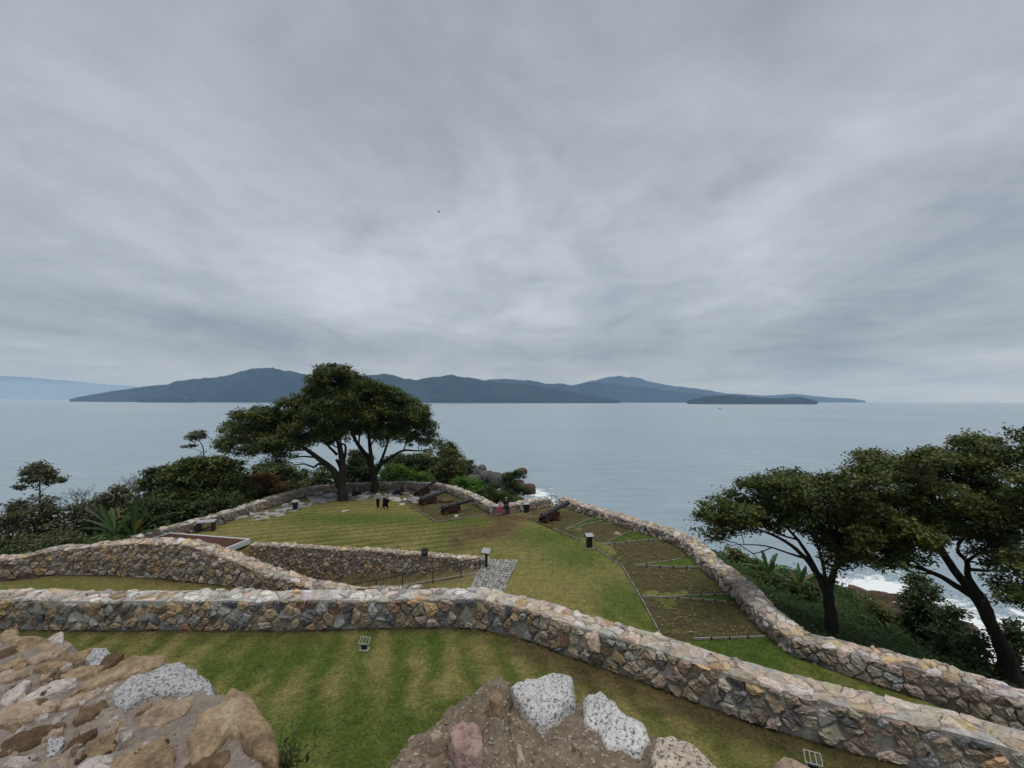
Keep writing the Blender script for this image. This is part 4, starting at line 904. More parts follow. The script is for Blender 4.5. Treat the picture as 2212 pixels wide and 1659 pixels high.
def standing(stride=0.1, arml=0., armr=0., cross=False):
    J = dict(pel=(0, 0, .93), spi=(0, -.01, 1.12), che=(0, 0, 1.31), nek=(0, .0, 1.47), hb=(0, .015, 1.54), hm=(0, .025, 1.615), ht=(0, .01, 1.69), shl=(-.17, 0, 1.40), ell=(-.235, -.03, 1.13), wrl=(-.23, .08 + arml, .90), hal=(-.22, .11 + arml, .82), shr=(.17, 0, 1.40), elr=(.235, -.03, 1.13), wrr=(.22, .09 + armr, .90), har=(.2, .13 + armr, .83),
             hil=(-.09, 0, .88), knl=(-.1, .03 + stride, .49), anl=(-.11, stride * .6, .09), tol=(-.12, .14 + stride * .6, .045), hir=(.09, 0, .88), knr=(.1, .03 - stride * .3, .49), anr=(.11, -stride, .09), tor=(.13, .13 - stride, .045))
    if cross: J.update(wrl=(-.08, .2, 1.12), hal=(-.0, .21, 1.13), wrr=(.07, .21, 1.1), har=(-.01, .23, 1.12))
    return J
def cloth(name, c1, c2=None):
    t = NT(name, .9, .1); f = t.noise(t.co(), 14, 4, .6); return t.done(t.ramp(f, (.35, c1), (.65, c2 or [x * .75 for x in c1])), t.bump(f, .4, .02))
K_GREY = cloth('grey_knit', (.42, .44, .47)); K_BLACK = cloth('black_cloth', (.013, .013, .016)); K_PINK = cloth('pale_pink_cloth', (.44, .27, .27)); K_MAG = cloth('magenta_cloth', (.50, .025, .12)); K_WHITE = cloth('white_cloth', (.55, .53, .53)); K_SHOE = cloth('pale_shoe', (.34, .33, .32)); K_CAP = cloth('cream_cap', (.55, .52, .45))
x, y = G(816.5, 1099.5); person((x, y, .02), R(170), 'person in a light grey sweater and black trousers standing on the mown grass', standing(.1), K_GREY, K_BLACK, K_SHOE)
x, y = G(837.5, 1100.5); person((x, y, .02), R(120), 'person in a pale pink top and black trousers, dark coat over one arm', standing(.06, cross=True), K_PINK, K_BLACK, K_SHOE, s=.94, long_hair=True)
def coat(x, y):
    m = MB(); V = []; n = 9
    for j, z in enumerate(np.linspace(1.1, .22, 8)):
        for k in range(n):
            a = k / (n - 1) * math.pi * 1.6; V.append((.13 * math.cos(a) * (1 + .08 * j) + .02 * math.sin(3 * a + j), .09 * math.sin(a) * (1 + .1 * j), z))
    m.add(V, [(j * n + k, j * n + k + 1, (j + 1) * n + k + 1, (j + 1) * n + k) for j in range(7) for k in range(n - 1)]); o = m.build('coat', K_BLACK, None, True)
    o.location = (x, y, .02); sol = o.modifiers.new('s', 'SOLIDIFY'); sol.thickness = .03; tag(o, 'long black coat draped over the arm of the person in pink', 'coat')
coat(x - .28, y - .08)
def sitting(fwd=.42, kn=.74, foot=.3, lean=0.):
    return dict(pel=(0, .02, .87), spi=(0, .0, 1.03), che=(0, .03 + lean, 1.22), nek=(0, .05 + lean, 1.37), hb=(0, .07 + lean, 1.44), hm=(0, .085 + lean, 1.51), ht=(0, .075 + lean, 1.585), shl=(-.165, .03 + lean, 1.30), ell=(-.21, .12, 1.06), wrl=(-.13, .3, .96), hal=(-.11, .37, .93), shr=(.165, .03 + lean, 1.30), elr=(.21, .12, 1.06), wrr=(.12, .3, .97), har=(.1, .37, .94),
                hil=(-.1, .06, .84), knl=(-.11, fwd, kn), anl=(-.11, fwd + .06, foot), tol=(-.12, fwd + .2, foot - .06), hir=(.1, .06, .84), knr=(.12, fwd, kn), anr=(.13, fwd + .12, foot - .03), tor=(.14, fwd + .26, foot - .08))
x, y = G(1081, 1112.2); person((x, y + .1, -.12), R(172), 'person in bright pink trousers and white top sitting on the stone wall', sitting(.38, .80, .38, .06), K_WHITE, K_MAG, K_SHOE, s=.92, long_hair=True)
x, y = G(1093, 1112); person((x, y + .1, -.05), R(195), 'person in black with a cream cap sitting on the stone wall', sitting(.5, .72, .18, .02), K_BLACK, K_BLACK, K_SHOE, hat=K_CAP)
# ------------------------------------------------------------------ vegetation
GREEN = [((.026, .036, .012), 3), ((.040, .050, .015), 3), ((.058, .062, .020), 2), ((.075, .068, .024), .8), ((.018, .027, .011), 2)]
DARK = [((.016, .026, .010), 3), ((.026, .038, .013), 3), ((.040, .050, .018), 1.5), ((.05, .046, .02), .5)]
OLIVE = [((.05, .052, .02), 3), ((.07, .065, .026), 2), ((.035, .042, .015), 3), ((.09, .078, .035), 1)]
BRIGHT = [((.035, .075, .014), 3), ((.055, .105, .018), 3), ((.09, .14, .03), 1.2), ((.02, .045, .01), 2)]
RED = [((.10, .042, .016), 3), ((.07, .032, .014), 3), ((.13, .065, .022), 1.5), ((.05, .045, .016), 1.5)]
SAGE = [((.05, .062, .036), 3), ((.07, .08, .045), 2), ((.035, .045, .022), 3)]
SCRUB = [((.046, .048, .030), 3), ((.068, .064, .044), 2), ((.020, .026, .012), 3), ((.06, .05, .03), 1)]
def pickn(pal, n, r):
    wts = np.array([b for _, b in pal], float); c = np.array([a for a, _ in pal])[r.choice(len(pal), n, p=wts / wts.sum())]; return c * r.uniform(.8, 1.2, (n, 1))
class Leaves:
    def __init__(s): s.V = []; s.c = []
    def add(s, cen, size, r, col, asp=.42, up=.7, droop=0.):
        n = len(cen); sz = size * r.uniform(.65, 1.35, (n, 1))
        nr = r.normal(0, 1, (n, 3)); nr[:, 2] = np.abs(nr[:, 2]) + up; nr /= np.linalg.norm(nr, axis=1, keepdims=True)
        a = r.normal(0, 1, (n, 3)); a[:, 2] -= droop; a -= nr * (a * nr).sum(1, keepdims=True); a /= np.linalg.norm(a, axis=1, keepdims=True); b = np.cross(nr, a)
        q = np.stack([cen - a * sz, cen - b * sz * asp + nr * sz * .1, cen + a * sz, cen + b * sz * asp + nr * sz * .1], 1)
        s.V.append(q.reshape(-1, 3)); s.c.append(np.repeat(col, 4, 0))
    def build(s, name, parent, mat=None):
        V = np.concatenate(s.V); return obj(name, mesh_np(name, V, np.arange(len(V)).reshape(-1, 4), np.concatenate(s.c)), mat or M_LEAF, parent)
def bez(p, q, r, sag=.0, n=5, wig=.12):
    t = np.linspace(0, 1, n)[:, None]; L_ = np.linalg.norm(q - p); pts = p * (1 - t) + q * t; pts[1:-1] += r.normal(0, wig * L_ * .35, (n - 2, 3)); pts[:, 2] += (-sag * L_ * 4 * t * (1 - t))[:, 0]; return pts
BARK = (.040, .034, .029)
def grow(name, label, cat, D, base_px, limbs, clumps, pal, seed, leaf=.10, per_m3=None, group=None, zf=None, trunk_r=.5, flat=.62, spread=1., ldens=1.0, bark=BARK, asp=.42, droop=.0, puff=.5, twigs=True):
    """limbs: polylines of (X, Y, depth offset, radius m) in photo coordinates; clumps: (X, Y, rx, ry, depth offset, density), rx and ry already scaled"""
    r = np.random.default_rng(seed); k = D / FPX
    b0 = P(*base_px, D); gz = tz(b0[0], b0[1]) if zf is None else zf
    t = thing(name, label, cat, (b0[0], b0[1], gz), 0, group); org = np.array((b0[0], b0[1], gz)); tk = MB(); nodes = []
    for li, lb in enumerate(limbs):
        pts = np.array([P(X, Y, D + dy) for X, Y, dy, _ in lb]) - org; rr = np.array([q[3] for q in lb])
        if li == 0: pts = np.vstack([[pts[0][0] * .98, pts[0][1], min(pts[0][2], 0) - .5], pts]); rr = np.concatenate([[rr[0] * 1.5], rr]); rr[1] *= 1.12
        S = np.linspace(0, len(pts) - 1, (len(pts) - 1) * 4 + 1); e_ = np.vstack([2 * pts[0] - pts[1], pts, 2 * pts[-1] - pts[-2]]); q = []
        for s_ in S:
            i = min(int(s_), len(pts) - 2); u = s_ - i; p0, p1, p2, p3 = e_[i:i + 4]; q.append(.5 * (2 * p1 + (-p0 + p2) * u + (2 * p0 - 5 * p1 + 4 * p2 - p3) * u * u + (-p0 + 3 * p1 - 3 * p2 + p3) * u ** 3))
        q = np.array(q); q[1:] += r.normal(0, .03, q[1:].shape) * np.interp(S[1:], range(len(rr)), rr)[:, None] * 2
        tk.tube(q, np.interp(S, range(len(rr)), rr), 9 if rr.max() > .12 else 6, BARK if bark is None else bark); nodes += [(a, b) for a, b in zip(q[4:], np.interp(S, range(len(rr)), rr)[4:])]
    NP = np.array([a for a, _ in nodes]) if nodes else np.zeros((1, 3)); NR = np.array([b for _, b in nodes]) if nodes else np.array([.05])
    lv = Leaves()
    for ci, (X, Y, rx, ry, dy, dn) in enumerate(clumps):
        c = P(X, Y, D + dy) - org; a = rx * k; h = ry * k; dpt = min(max(a, h), 3.2) * spread
        d = np.linalg.norm((NP - c) * (1, 1, 1.3), axis=1) + np.where(NP[:, 2] > c[2] + .3 * h, 3, 0); j = int(np.argmin(d)); st = NP[j]
        tgt = c + (0, 0, -.25 * h); pth = bez(st, tgt, r, .06, 6); r0 = min(NR[j] * .8, .03 + .02 * np.linalg.norm(tgt - st)); tk.tube(pth, np.linspace(r0, .022, 6), 5, bark, cap=False)
        npf = max(5, int(dn * (a * h + a * dpt + h * dpt) / 3 * 4 * 3.4 / puff ** 2 * .52))
        u = r.normal(0, 1, (npf, 3)); u /= np.linalg.norm(u, axis=1, keepdims=True); u[:, 2] = np.where((u[:, 2] < -.25) & (r.random(npf) < .7), -u[:, 2] * .8, u[:, 2])
        pc = c + u * np.array((a, dpt, h)) * (r.uniform(.35, 1.06, (npf, 1)) ** .55)
        if twigs:
            for p in pc[r.random(npf) < .4]:
                w0 = pth[r.integers(3, 6)]; tk.tube(bez(w0, p, r, .05, 4, .2), np.linspace(.028, .009, 4), 3, bark, cap=False)
        ccol = r.uniform(.85, 1.15)
        nl = int(52 * ldens * (puff / .5) ** 2 * (.1 / leaf) ** 1.6) + 6
        for p in pc:
            pr = puff * r.uniform(.6, 1.25); cen = p + r.normal(0, .5, (nl, 3)) * np.array((pr, pr, pr * flat)); pcol = pickn(pal, 1, r) * ccol
            lv.add(cen, leaf * 1.12, r, np.array((2.15, 2.25, 1.6)) * (pcol * r.uniform(.65, 1.4, (nl, 1)) * .6 + pickn(pal, nl, r) * .4), asp, .7, droop)
    tk.build('trunk', M_BARK, t, True); lv.build('crown', t); return t
def cl(Z, s, lst, seed, dep=1.0, fat=1.12):
    r = np.random.default_rng(seed); out = []
    for X, Y, rx, ry, *d in lst:
        x, y = Z(X, Y); out.append((x, y, rx * s * fat, ry * s * fat, r.uniform(-dep, dep), d[0] if d else 1.0))
    return out
def lm(Z, *pl): return [[(*Z(X, Y), dy, rr) for X, Y, dy, rr in p] for p in pl]
G2 = 'big spreading trees inside the curved wall'
grow('spreading_tree', 'big forked tree with a long low crown spreading out over the flagstones', 'tree', 45, Z2(1195, 1325), lm(Z2, [(1195, 1325, 0, .52), (1185, 1200, 0, .46), (1190, 1060, 0, .36), (1172, 900, -.3, .27), (1135, 760, 0, .2), (1100, 520, .4, .1), (1085, 330, .5, .05)],
    [(1165, 1215, 0, .36), (1110, 1080, -.3, .32), (980, 975, -.8, .25), (880, 900, -1, .19), (720, 800, -.8, .13), (480, 720, -.5, .07), (230, 760, -.5, .04)], [(1196, 1130, .2, .24), (1165, 1030, .4, .2), (1135, 985, .5, .13)],
    [(1200, 1020, 0, .16), (1218, 880, .3, .12), (1185, 850, .5, .1), (1120, 870, .6, .07), (1040, 700, .8, .05)], [(960, 965, -.8, .11), (800, 960, -1.5, .07), (650, 1010, -2, .04)], [(1140, 940, 0, .15), (1040, 840, -1.5, .1), (900, 700, -2, .06), (800, 560, -2, .04)], [(880, 900, -1, .1), (700, 900, -2.2, .06), (440, 850, -3, .03)]),
    cl(Z2, .25, [(170, 850, 75, 75), (250, 740, 110, 85), (350, 650, 110, 85), (470, 620, 130, 85), (430, 800, 130, 80, .8), (330, 860, 110, 60, .5), (590, 740, 150, 110), (560, 610, 90, 70), (740, 560, 110, 120), (640, 860, 130, 70, .6), (800, 640, 140, 100), (900, 520, 140, 120), (880, 740, 170, 100), (990, 430, 120, 120), (960, 330, 75, 90), (1060, 250, 110, 90), (1010, 600, 150, 110), (1130, 330, 130, 110), (1180, 240, 70, 55), (1160, 480, 130, 110), (1070, 750, 150, 65), (1150, 640, 120, 80), (560, 930, 130, 50, .55), (700, 980, 100, 45, .45), (360, 920, 90, 50, .5), (200, 900, 70, 40, .7), (830, 860, 70, 60, .8), (1020, 810, 120, 45, .9), (1190, 790, 70, 45, .7), (1230, 620, 90, 80), (1180, 720, 90, 60), (500, 880, 120, 50, .8), (640, 900, 120, 50, .7), (780, 810, 120, 60), (700, 680, 130, 80), (400, 740, 120, 70)], 1, 2.6), GREEN, 11, leaf=.13, group=G2, puff=.62, zf=0)
grow('spreading_tree', 'big tree with domed crown on the seaward side, its open right flank showing bare limbs', 'tree', 49, Z2(1470, 1280), lm(Z2, [(1470, 1280, 0, .44), (1468, 1150, 0, .38), (1440, 1040, 0, .32), (1365, 910, .2, .24), (1290, 800, .5, .18), (1245, 640, .5, .12), (1230, 450, .5, .05)],
    [(1450, 1070, 0, .25), (1425, 860, -.4, .2), (1410, 660, -.4, .13), (1400, 480, 0, .06)], [(1482, 1100, 0, .26), (1520, 1030, 0, .22), (1620, 960, .3, .17), (1720, 905, .5, .12), (1850, 910, .8, .08), (1985, 890, 1, .04)], [(1500, 1050, .2, .18), (1560, 900, .6, .14), (1610, 720, .8, .09), (1680, 560, 1, .05)], [(1720, 900, .5, .08), (1760, 780, 0, .06), (1830, 640, 0, .03)], [(1330, 860, .2, .12), (1340, 700, -.5, .08), (1330, 480, -.5, .04)], [(1425, 880, -.4, .1), (1490, 760, -1.5, .07), (1560, 560, -1.5, .04)]),
    cl(Z2, .25, [(1230, 290, 90, 70), (1310, 360, 120, 85), (1260, 450, 130, 100), (1430, 390, 130, 90), (1520, 450, 130, 100), (1400, 520, 150, 110), (1330, 610, 130, 110), (1480, 620, 150, 120), (1620, 440, 110, 75), (1660, 540, 140, 100), (1760, 530, 100, 85), (1830, 610, 100, 95), (1600, 670, 140, 100), (1740, 690, 130, 95), (1880, 700, 75, 90, .8), (1900, 560, 60, 60, .6), (1930, 800, 70, 85, .5), (1850, 800, 110, 70, .6), (1690, 800, 130, 60, .5), (1570, 790, 120, 60, .6), (1980, 860, 70, 60, .55), (1960, 740, 60, 70, .6), (1400, 730, 110, 60, .8), (1260, 720, 90, 60, .9), (1290, 540, 90, 90), (1320, 700, 90, 60, .9), (1500, 730, 120, 50, .8), (1640, 740, 110, 60, .8), (1950, 930, 90, 30, .25)], 2, 2.6), GREEN, 12, leaf=.13, group=G2, puff=.62, zf=0)
G5 = 'windswept trees on the slope'
grow('windswept_tree', 'forked dark tree leaning over the sea parapet, crown spread towards it', 'tree', 22, Z5(915, 1370), lm(Z5, [(915, 1372, 0, .3), (895, 1180, 0, .25), (875, 1080, 0, .24), (815, 980, 0, .15), (740, 880, -.2, .11), (610, 770, -.5, .075), (420, 690, -.7, .04), (200, 640, -.8, .02)], [(890, 1090, 0, .18), (930, 950, .2, .13), (960, 820, .4, .09), (930, 620, .5, .05), (900, 480, .5, .02)],
    [(850, 1050, 0, .14), (780, 900, .3, .1), (690, 760, .5, .075), (560, 620, .5, .04), (480, 540, .5, .02)], [(740, 880, 0, .08), (640, 850, -.5, .05), (480, 800, -.8, .035), (300, 790, -1, .015)], [(690, 760, .5, .06), (560, 720, .8, .04), (380, 620, 1, .02)], [(880, 1080, -.1, .1), (850, 900, -.6, .08), (780, 700, -.8, .05), (700, 540, -.8, .02)], [(910, 1000, .1, .1), (1000, 860, .4, .06), (1060, 780, .5, .03)]),
    cl(Z5, 1 / 3, [(90, 640, 55, 70), (160, 560, 85, 75), (260, 520, 95, 70), (200, 660, 100, 60, .7), (330, 600, 110, 65), (420, 450, 120, 80), (470, 560, 130, 70), (540, 400, 120, 70), (660, 390, 120, 70), (620, 480, 140, 90), (640, 590, 140, 60), (780, 460, 120, 90), (760, 570, 140, 80), (880, 400, 90, 65), (850, 630, 130, 80), (950, 520, 100, 90), (1000, 640, 100, 70), (860, 730, 110, 60, .9), (980, 770, 110, 70, .8), (1020, 860, 90, 60, .5), (960, 930, 100, 45, .4), (160, 740, 100, 40, .35), (330, 720, 110, 35, .3), (100, 720, 60, 50, .5), (700, 680, 120, 50, .7), (560, 640, 120, 50, .7), (1040, 560, 90, 90), (900, 800, 90, 60, .7), (1060, 930, 70, 50, .5), (1040, 690, 100, 80), (1080, 820, 90, 70, .8), (960, 870, 90, 60, .8), (250, 660, 120, 60, .9), (450, 660, 130, 50, .8)], 3, 1.3), GREEN, 13, leaf=.085, group=G5, puff=.4, ldens=.85)
grow('windswept_tree', 'leaning dark trunked tree whose wide crown fills the far corner, rusty tinted on top', 'tree', 20, Z5(2050, 1585), lm(Z5, [(2070, 1600, 0, .33), (1985, 1390, 0, .26), (1870, 1170, 0, .22), (1730, 990, 0, .165), (1630, 840, 0, .15), (1570, 720, 0, .11), (1480, 560, 0, .06), (1400, 420, 0, .03)], [(1850, 1140, 0, .16), (1710, 1055, .3, .13), (1590, 985, .5, .1), (1400, 920, .7, .07), (1180, 870, .9, .04), (1100, 800, .9, .02)],
    [(1950, 1330, 0, .2), (1905, 1170, .4, .17), (1800, 1010, .6, .13), (1785, 900, .6, .1), (1725, 820, .8, .08), (1800, 680, .9, .06), (1880, 500, .9, .03)], [(1640, 860, 0, .09), (1500, 760, -.6, .07), (1350, 620, -.8, .04), (1200, 480, -.8, .02)], [(1785, 900, .6, .07), (1900, 820, .2, .05), (2050, 700, 0, .03)], [(1575, 730, 0, .08), (1660, 560, .6, .05), (1700, 380, .6, .03)], [(1600, 990, .5, .06), (1500, 940, 0, .05), (1330, 820, -.5, .03)]),
    cl(Z5, 1 / 3, [(1110, 270, 65, 70), (1190, 240, 90, 60), (1280, 310, 110, 70), (1140, 380, 120, 90), (1290, 430, 130, 90), (1060, 480, 90, 70), (1420, 300, 110, 65), (1530, 240, 100, 60), (1640, 240, 110, 75), (1780, 160, 90, 70), (1890, 140, 110, 65), (1960, 220, 90, 80), (1850, 270, 150, 90), (1700, 330, 140, 80), (1540, 380, 140, 90), (1420, 420, 130, 90), (1950, 350, 130, 100), (1800, 430, 150, 90), (1620, 480, 150, 90), (1450, 540, 140, 90), (1280, 560, 140, 90), (1140, 600, 110, 80), (1980, 490, 130, 100), (1850, 580, 140, 90), (1680, 610, 140, 80), (1500, 660, 140, 70), (1330, 690, 130, 70), (1180, 720, 110, 60, .8), (1970, 640, 130, 90), (2090, 570, 110, 120), (1880, 720, 100, 60, .6), (2050, 780, 120, 80, .9), (1310, 830, 140, 55, .6), (1200, 900, 110, 40, .45), (1470, 830, 90, 80, .5), (1420, 950, 110, 40, .35), (1980, 880, 120, 60, .7), (1560, 790, 60, 60, .4), (1090, 560, 100, 100), (1240, 640, 120, 80), (1400, 760, 120, 60), (1720, 700, 120, 60, .8), (2090, 680, 100, 120), (1240, 820, 110, 60, .7), (1380, 880, 110, 50, .6), (1500, 780, 100, 60, .8), (1100, 760, 90, 80, .9), (2080, 900, 100, 90, .8), (1120, 660, 100, 80), (1300, 740, 120, 70), (1160, 840, 100, 60, .8), (1450, 730, 120, 60), (1600, 700, 120, 70), (1820, 650, 130, 70), (1940, 780, 110, 70, .9), (1260, 900, 120, 45, .6)], 4, 1.4), GREEN + [((.075, .062, .024), 1)], 14, leaf=.085, group=G5, puff=.42, ldens=.85)
grow('windswept_tree', 'tree cut by the picture edge, only thin outer foliage showing', 'tree', 18, Z5(2480, 1700), lm(Z5, [(2480, 1700, 0, .35), (2420, 1300, 0, .25), (2350, 900, 0, .18), (2280, 500, 0, .09), (2230, 250, 0, .04)], [(2420, 1300, 0, .12), (2300, 1150, 0, .07), (2150, 1080, 0, .03)]),
    cl(Z5, 1 / 3, [(2130, 110, 60, 60), (2130, 220, 70, 60), (2220, 300, 110, 120), (2200, 500, 110, 120), (2120, 380, 60, 60, .7), (2300, 200, 100, 120), (2120, 1050, 130, 70, .8), (2080, 1130, 110, 60, .7), (2200, 950, 120, 90), (2130, 1190, 100, 50, .6), (2250, 1150, 120, 100)], 5, 1.0), GREEN, 15, leaf=.085, group=G5, puff=.42, ldens=.8)
# shrubs and thickets: each its own plant
def shrub(label, Z, s, D, blobs, pal, seed, leaf=.12, cat='shrub', name='shrub', group=None, asp=.42, droop=0., puff=.55, dens=1., flat=.7, up=0, stems=4):
    pts = [(*Z(X, Y), rx * s, ry * s, *(d or [1.0])) for X, Y, rx, ry, *d in blobs]; r = np.random.default_rng(seed)
    bx = sum(p[0] * p[2] for p in pts) / sum(p[2] for p in pts); by = max(p[1] + p[3] for p in pts)
    q = P(bx, by, D); g = tz(q[0], q[1]); k = D / FPX
    gy = by
    for _ in range(30):
        if P(bx, gy, D)[2] > g: gy += max(.5, (P(bx, gy, D)[2] - g) / k * .9)
    limbs = [[(bx + r.uniform(-4, 4), gy, 0, .09), ((bx + p[0]) / 2, (gy + p[1]) / 2, r.uniform(-.4, .4), .06), (p[0], p[1] + p[3] * .4, r.uniform(-.5, .5), .025)] for p in (pts if len(pts) <= 6 else pts[::2])]
    clumps = [(p[0], p[1], p[2], p[3], r.uniform(-.6, .6), p[4]) for p in pts]
    if up == 0:
        for p in pts:                                                # skirt of foliage down to the ground
            yy = p[1] + p[3] * 1.3
            while P(p[0], yy, D)[2] > tz(*P(p[0], yy, D)[:2]) + .3 and yy < p[1] + p[3] * 6:
                clumps.append((p[0] + r.uniform(-.3, .3) * p[2], yy, p[2] * .9, p[3] * .9, r.uniform(-.5, .5), p[4] * .6)); yy += p[3] * 1.5
    return grow(name, label, cat, D, (bx, gy), limbs, clumps, pal, seed, leaf=leaf, group=group, asp=asp, droop=droop, puff=puff, ldens=dens, flat=flat, bark=(.085, .075, .065))
GL = 'thicket below the curved wall'
shrub('dark rounded tree at the sea edge of the thicket, beside the bare pale tree', Z1, .3, 44, [(1150, 930, 90, 60), (1090, 1010, 80, 80), (1180, 1030, 90, 80), (1210, 900, 50, 40)], DARK, 31, .15, 'tree', 'leafy_tree', GL)
shrub('broad rounded olive green tree standing highest in the thicket', Z1, .3, 42, [(1330, 880, 70, 50), (1430, 860, 100, 50), (1560, 860, 120, 55), (1680, 880, 90, 60), (1270, 990, 100, 80), (1420, 970, 150, 100), (1570, 970, 140, 100), (1690, 990, 100, 90), (1250, 1100, 120, 80), (1400, 1090, 160, 80), (1560, 1090, 150, 90)], GREEN, 32, .15, 'tree', 'leafy_tree', GL)
shrub('russet leaved shrub glowing red brown above the wall', Z2, .25, 50, [(500, 1160, 110, 55), (390, 1190, 90, 50, .7), (430, 1220, 110, 60), (590, 1210, 90, 55), (500, 1270, 150, 60), (660, 1260, 70, 40, .6), (330, 1290, 100, 50, .8)], RED, 33, .14, 'shrub', 'russet_shrub', GL, dens=.9)
shrub('flat topped grey green tree just beyond the russet shrub', Z2, .25, 58, [(500, 1060, 80, 40), (590, 1040, 90, 40), (680, 1070, 90, 40), (600, 1100, 140, 50), (760, 1110, 70, 40), (720, 1150, 100, 50)], SAGE, 34, .16, 'tree', 'leafy_tree', GL)
shrub('dark pointed bush beside open water below the forked tree', Z2, .25, 60, [(850, 1110, 45, 40), (830, 1160, 70, 40), (900, 1190, 60, 40)], DARK, 35, .16, 'shrub', 'shrub', GL)
shrub('grey green bush directly behind the wall at the forked trunk', Z2, .25, 57, [(1020, 1080, 50, 50), (980, 1140, 70, 50), (1080, 1150, 60, 45), (920, 1190, 70, 35)], SAGE, 36, .15, 'shrub', 'shrub', GL)
shrub('yellowing low shrub hugging the outside of the curved wall', Z2, .25, 50, [(780, 1240, 60, 30), (720, 1270, 60, 25), (830, 1230, 40, 25)], OLIVE, 37, .13, 'shrub', 'shrub', GL)
shrub('black green scrub in deep shade outside the wall above the display table', Z1, .3, 40, [(1350, 1190, 140, 70), (1180, 1230, 130, 80), (1520, 1180, 120, 70), (1650, 1150, 110, 70), (1250, 1150, 110, 60)], DARK, 38, .13, 'shrub', 'shrub', GL)
shrub('brown tinged scrub climbing towards the russet shrub', Z1, .3, 45, [(1700, 1070, 80, 60), (1780, 1040, 70, 50), (1740, 1130, 90, 50)], OLIVE, 39, .13, 'shrub', 'shrub', GL)
for i, (lb, bl, D, pal, ds) in enumerate([('sparse dark scrub at the picture edge with water glinting through', [(60, 1180, 90, 40, .25), (20, 1260, 90, 50, .35), (130, 1160, 60, 30, .2), (70, 1330, 120, 60, .4)], 36, SCRUB, .8),
     ('thin grey brown thicket round the foot of the slender tree', [(200, 1140, 70, 40, .25), (330, 1120, 70, 40, .25), (260, 1210, 110, 50, .3), (380, 1170, 80, 50, .3), (320, 1290, 120, 60, .35)], 35, SCRUB, .8),
     ('tangled scrub between slender tree and banana plants', [(450, 1200, 90, 50, .3), (540, 1230, 90, 60, .4), (480, 1310, 110, 60, .4), (580, 1180, 60, 40, .3)], 36, SCRUB, .8),
     ('loose leafed shrub with pale gaps behind the banana plants', [(680, 1150, 80, 50, .7), (760, 1110, 70, 50, .6), (840, 1070, 70, 50, .6), (900, 1060, 60, 40, .6), (800, 1190, 120, 60, .8), (930, 1120, 70, 60, .8)], 40, SCRUB, .85),
     ('low tangle of twigs and leaves at the foot of the slope by the humped wall', [(120, 1400, 130, 40, .3), (260, 1400, 120, 40, .25), (420, 1390, 110, 40, .4)], 31, SCRUB, .8),
     ('brownish scrub just above the banana fronds', [(640, 1250, 80, 50, .7), (720, 1260, 70, 50, .7), (850, 1250, 90, 60, .7)], 37, OLIVE, .8),
     ('deep green bush between banana plants and the broad tree', [(1020, 1160, 80, 60), (1080, 1190, 90, 70), (1040, 1270, 110, 60)], 38, DARK, 1.)]):
    shrub(lb, Z1, .3, D, bl, pal, 40 + i, .12, group=GL, dens=ds, puff=.5)
grow('slender_tree', 'slender tree with small umbrella crown rising from grey scrub over the water', 'tree', 36, Z1(300, 1450), lm(Z1, [(300, 1450, 0, .09), (283, 1260, 0, .07), (288, 1080, 0, .055), (285, 980, 0, .035), (300, 900, 0, .02)], [(288, 1060, 0, .03), (340, 1020, .2, .02), (430, 975, .3, .01)], [(286, 1010, 0, .025), (220, 1010, -.2, .018), (140, 1030, -.3, .01)]),
     cl(Z1, .3, [(280, 885, 60, 35, .8), (240, 930, 60, 35, .7), (330, 930, 65, 40, .7), (290, 970, 80, 40, .6), (380, 970, 50, 25, .5), (215, 985, 45, 25, .5), (160, 1025, 35, 15, .5), (420, 980, 25, 15, .4)], 6, .6), SCRUB, 61, leaf=.12, puff=.4, group='thin trees over the water')
grow('slender_tree', 'thin crooked sapling with a tuft of leaves above the broad olive tree', 'tree', 46, Z1(1475, 830), lm(Z1, [(1480, 900, 0, .08), (1470, 800, 0, .06), (1460, 730, 0, .05), (1435, 690, 0, .035), (1400, 675, 0, .02)], [(1465, 770, 0, .03), (1400, 745, 0, .02), (1345, 735, 0, .012)], [(1436, 690, 0, .02), (1450, 650, 0, .012)], [(1470, 830, 0, .03), (1400, 815, .3, .018), (1340, 810, .4, .01)], [(1478, 830, 0, .03), (1520, 780, .3, .018), (1560, 800, .4, .01)]),
     cl(Z1, .3, [(1430, 632, 40, 14, .8), (1375, 660, 35, 14, .8), (1460, 655, 25, 14, .6), (1410, 670, 40, 14, .6), (1350, 728, 25, 10, .5), (1385, 725, 15, 8, .4)], 7, .3), SCRUB, 62, leaf=.12, puff=.32, group='thin trees over the water')
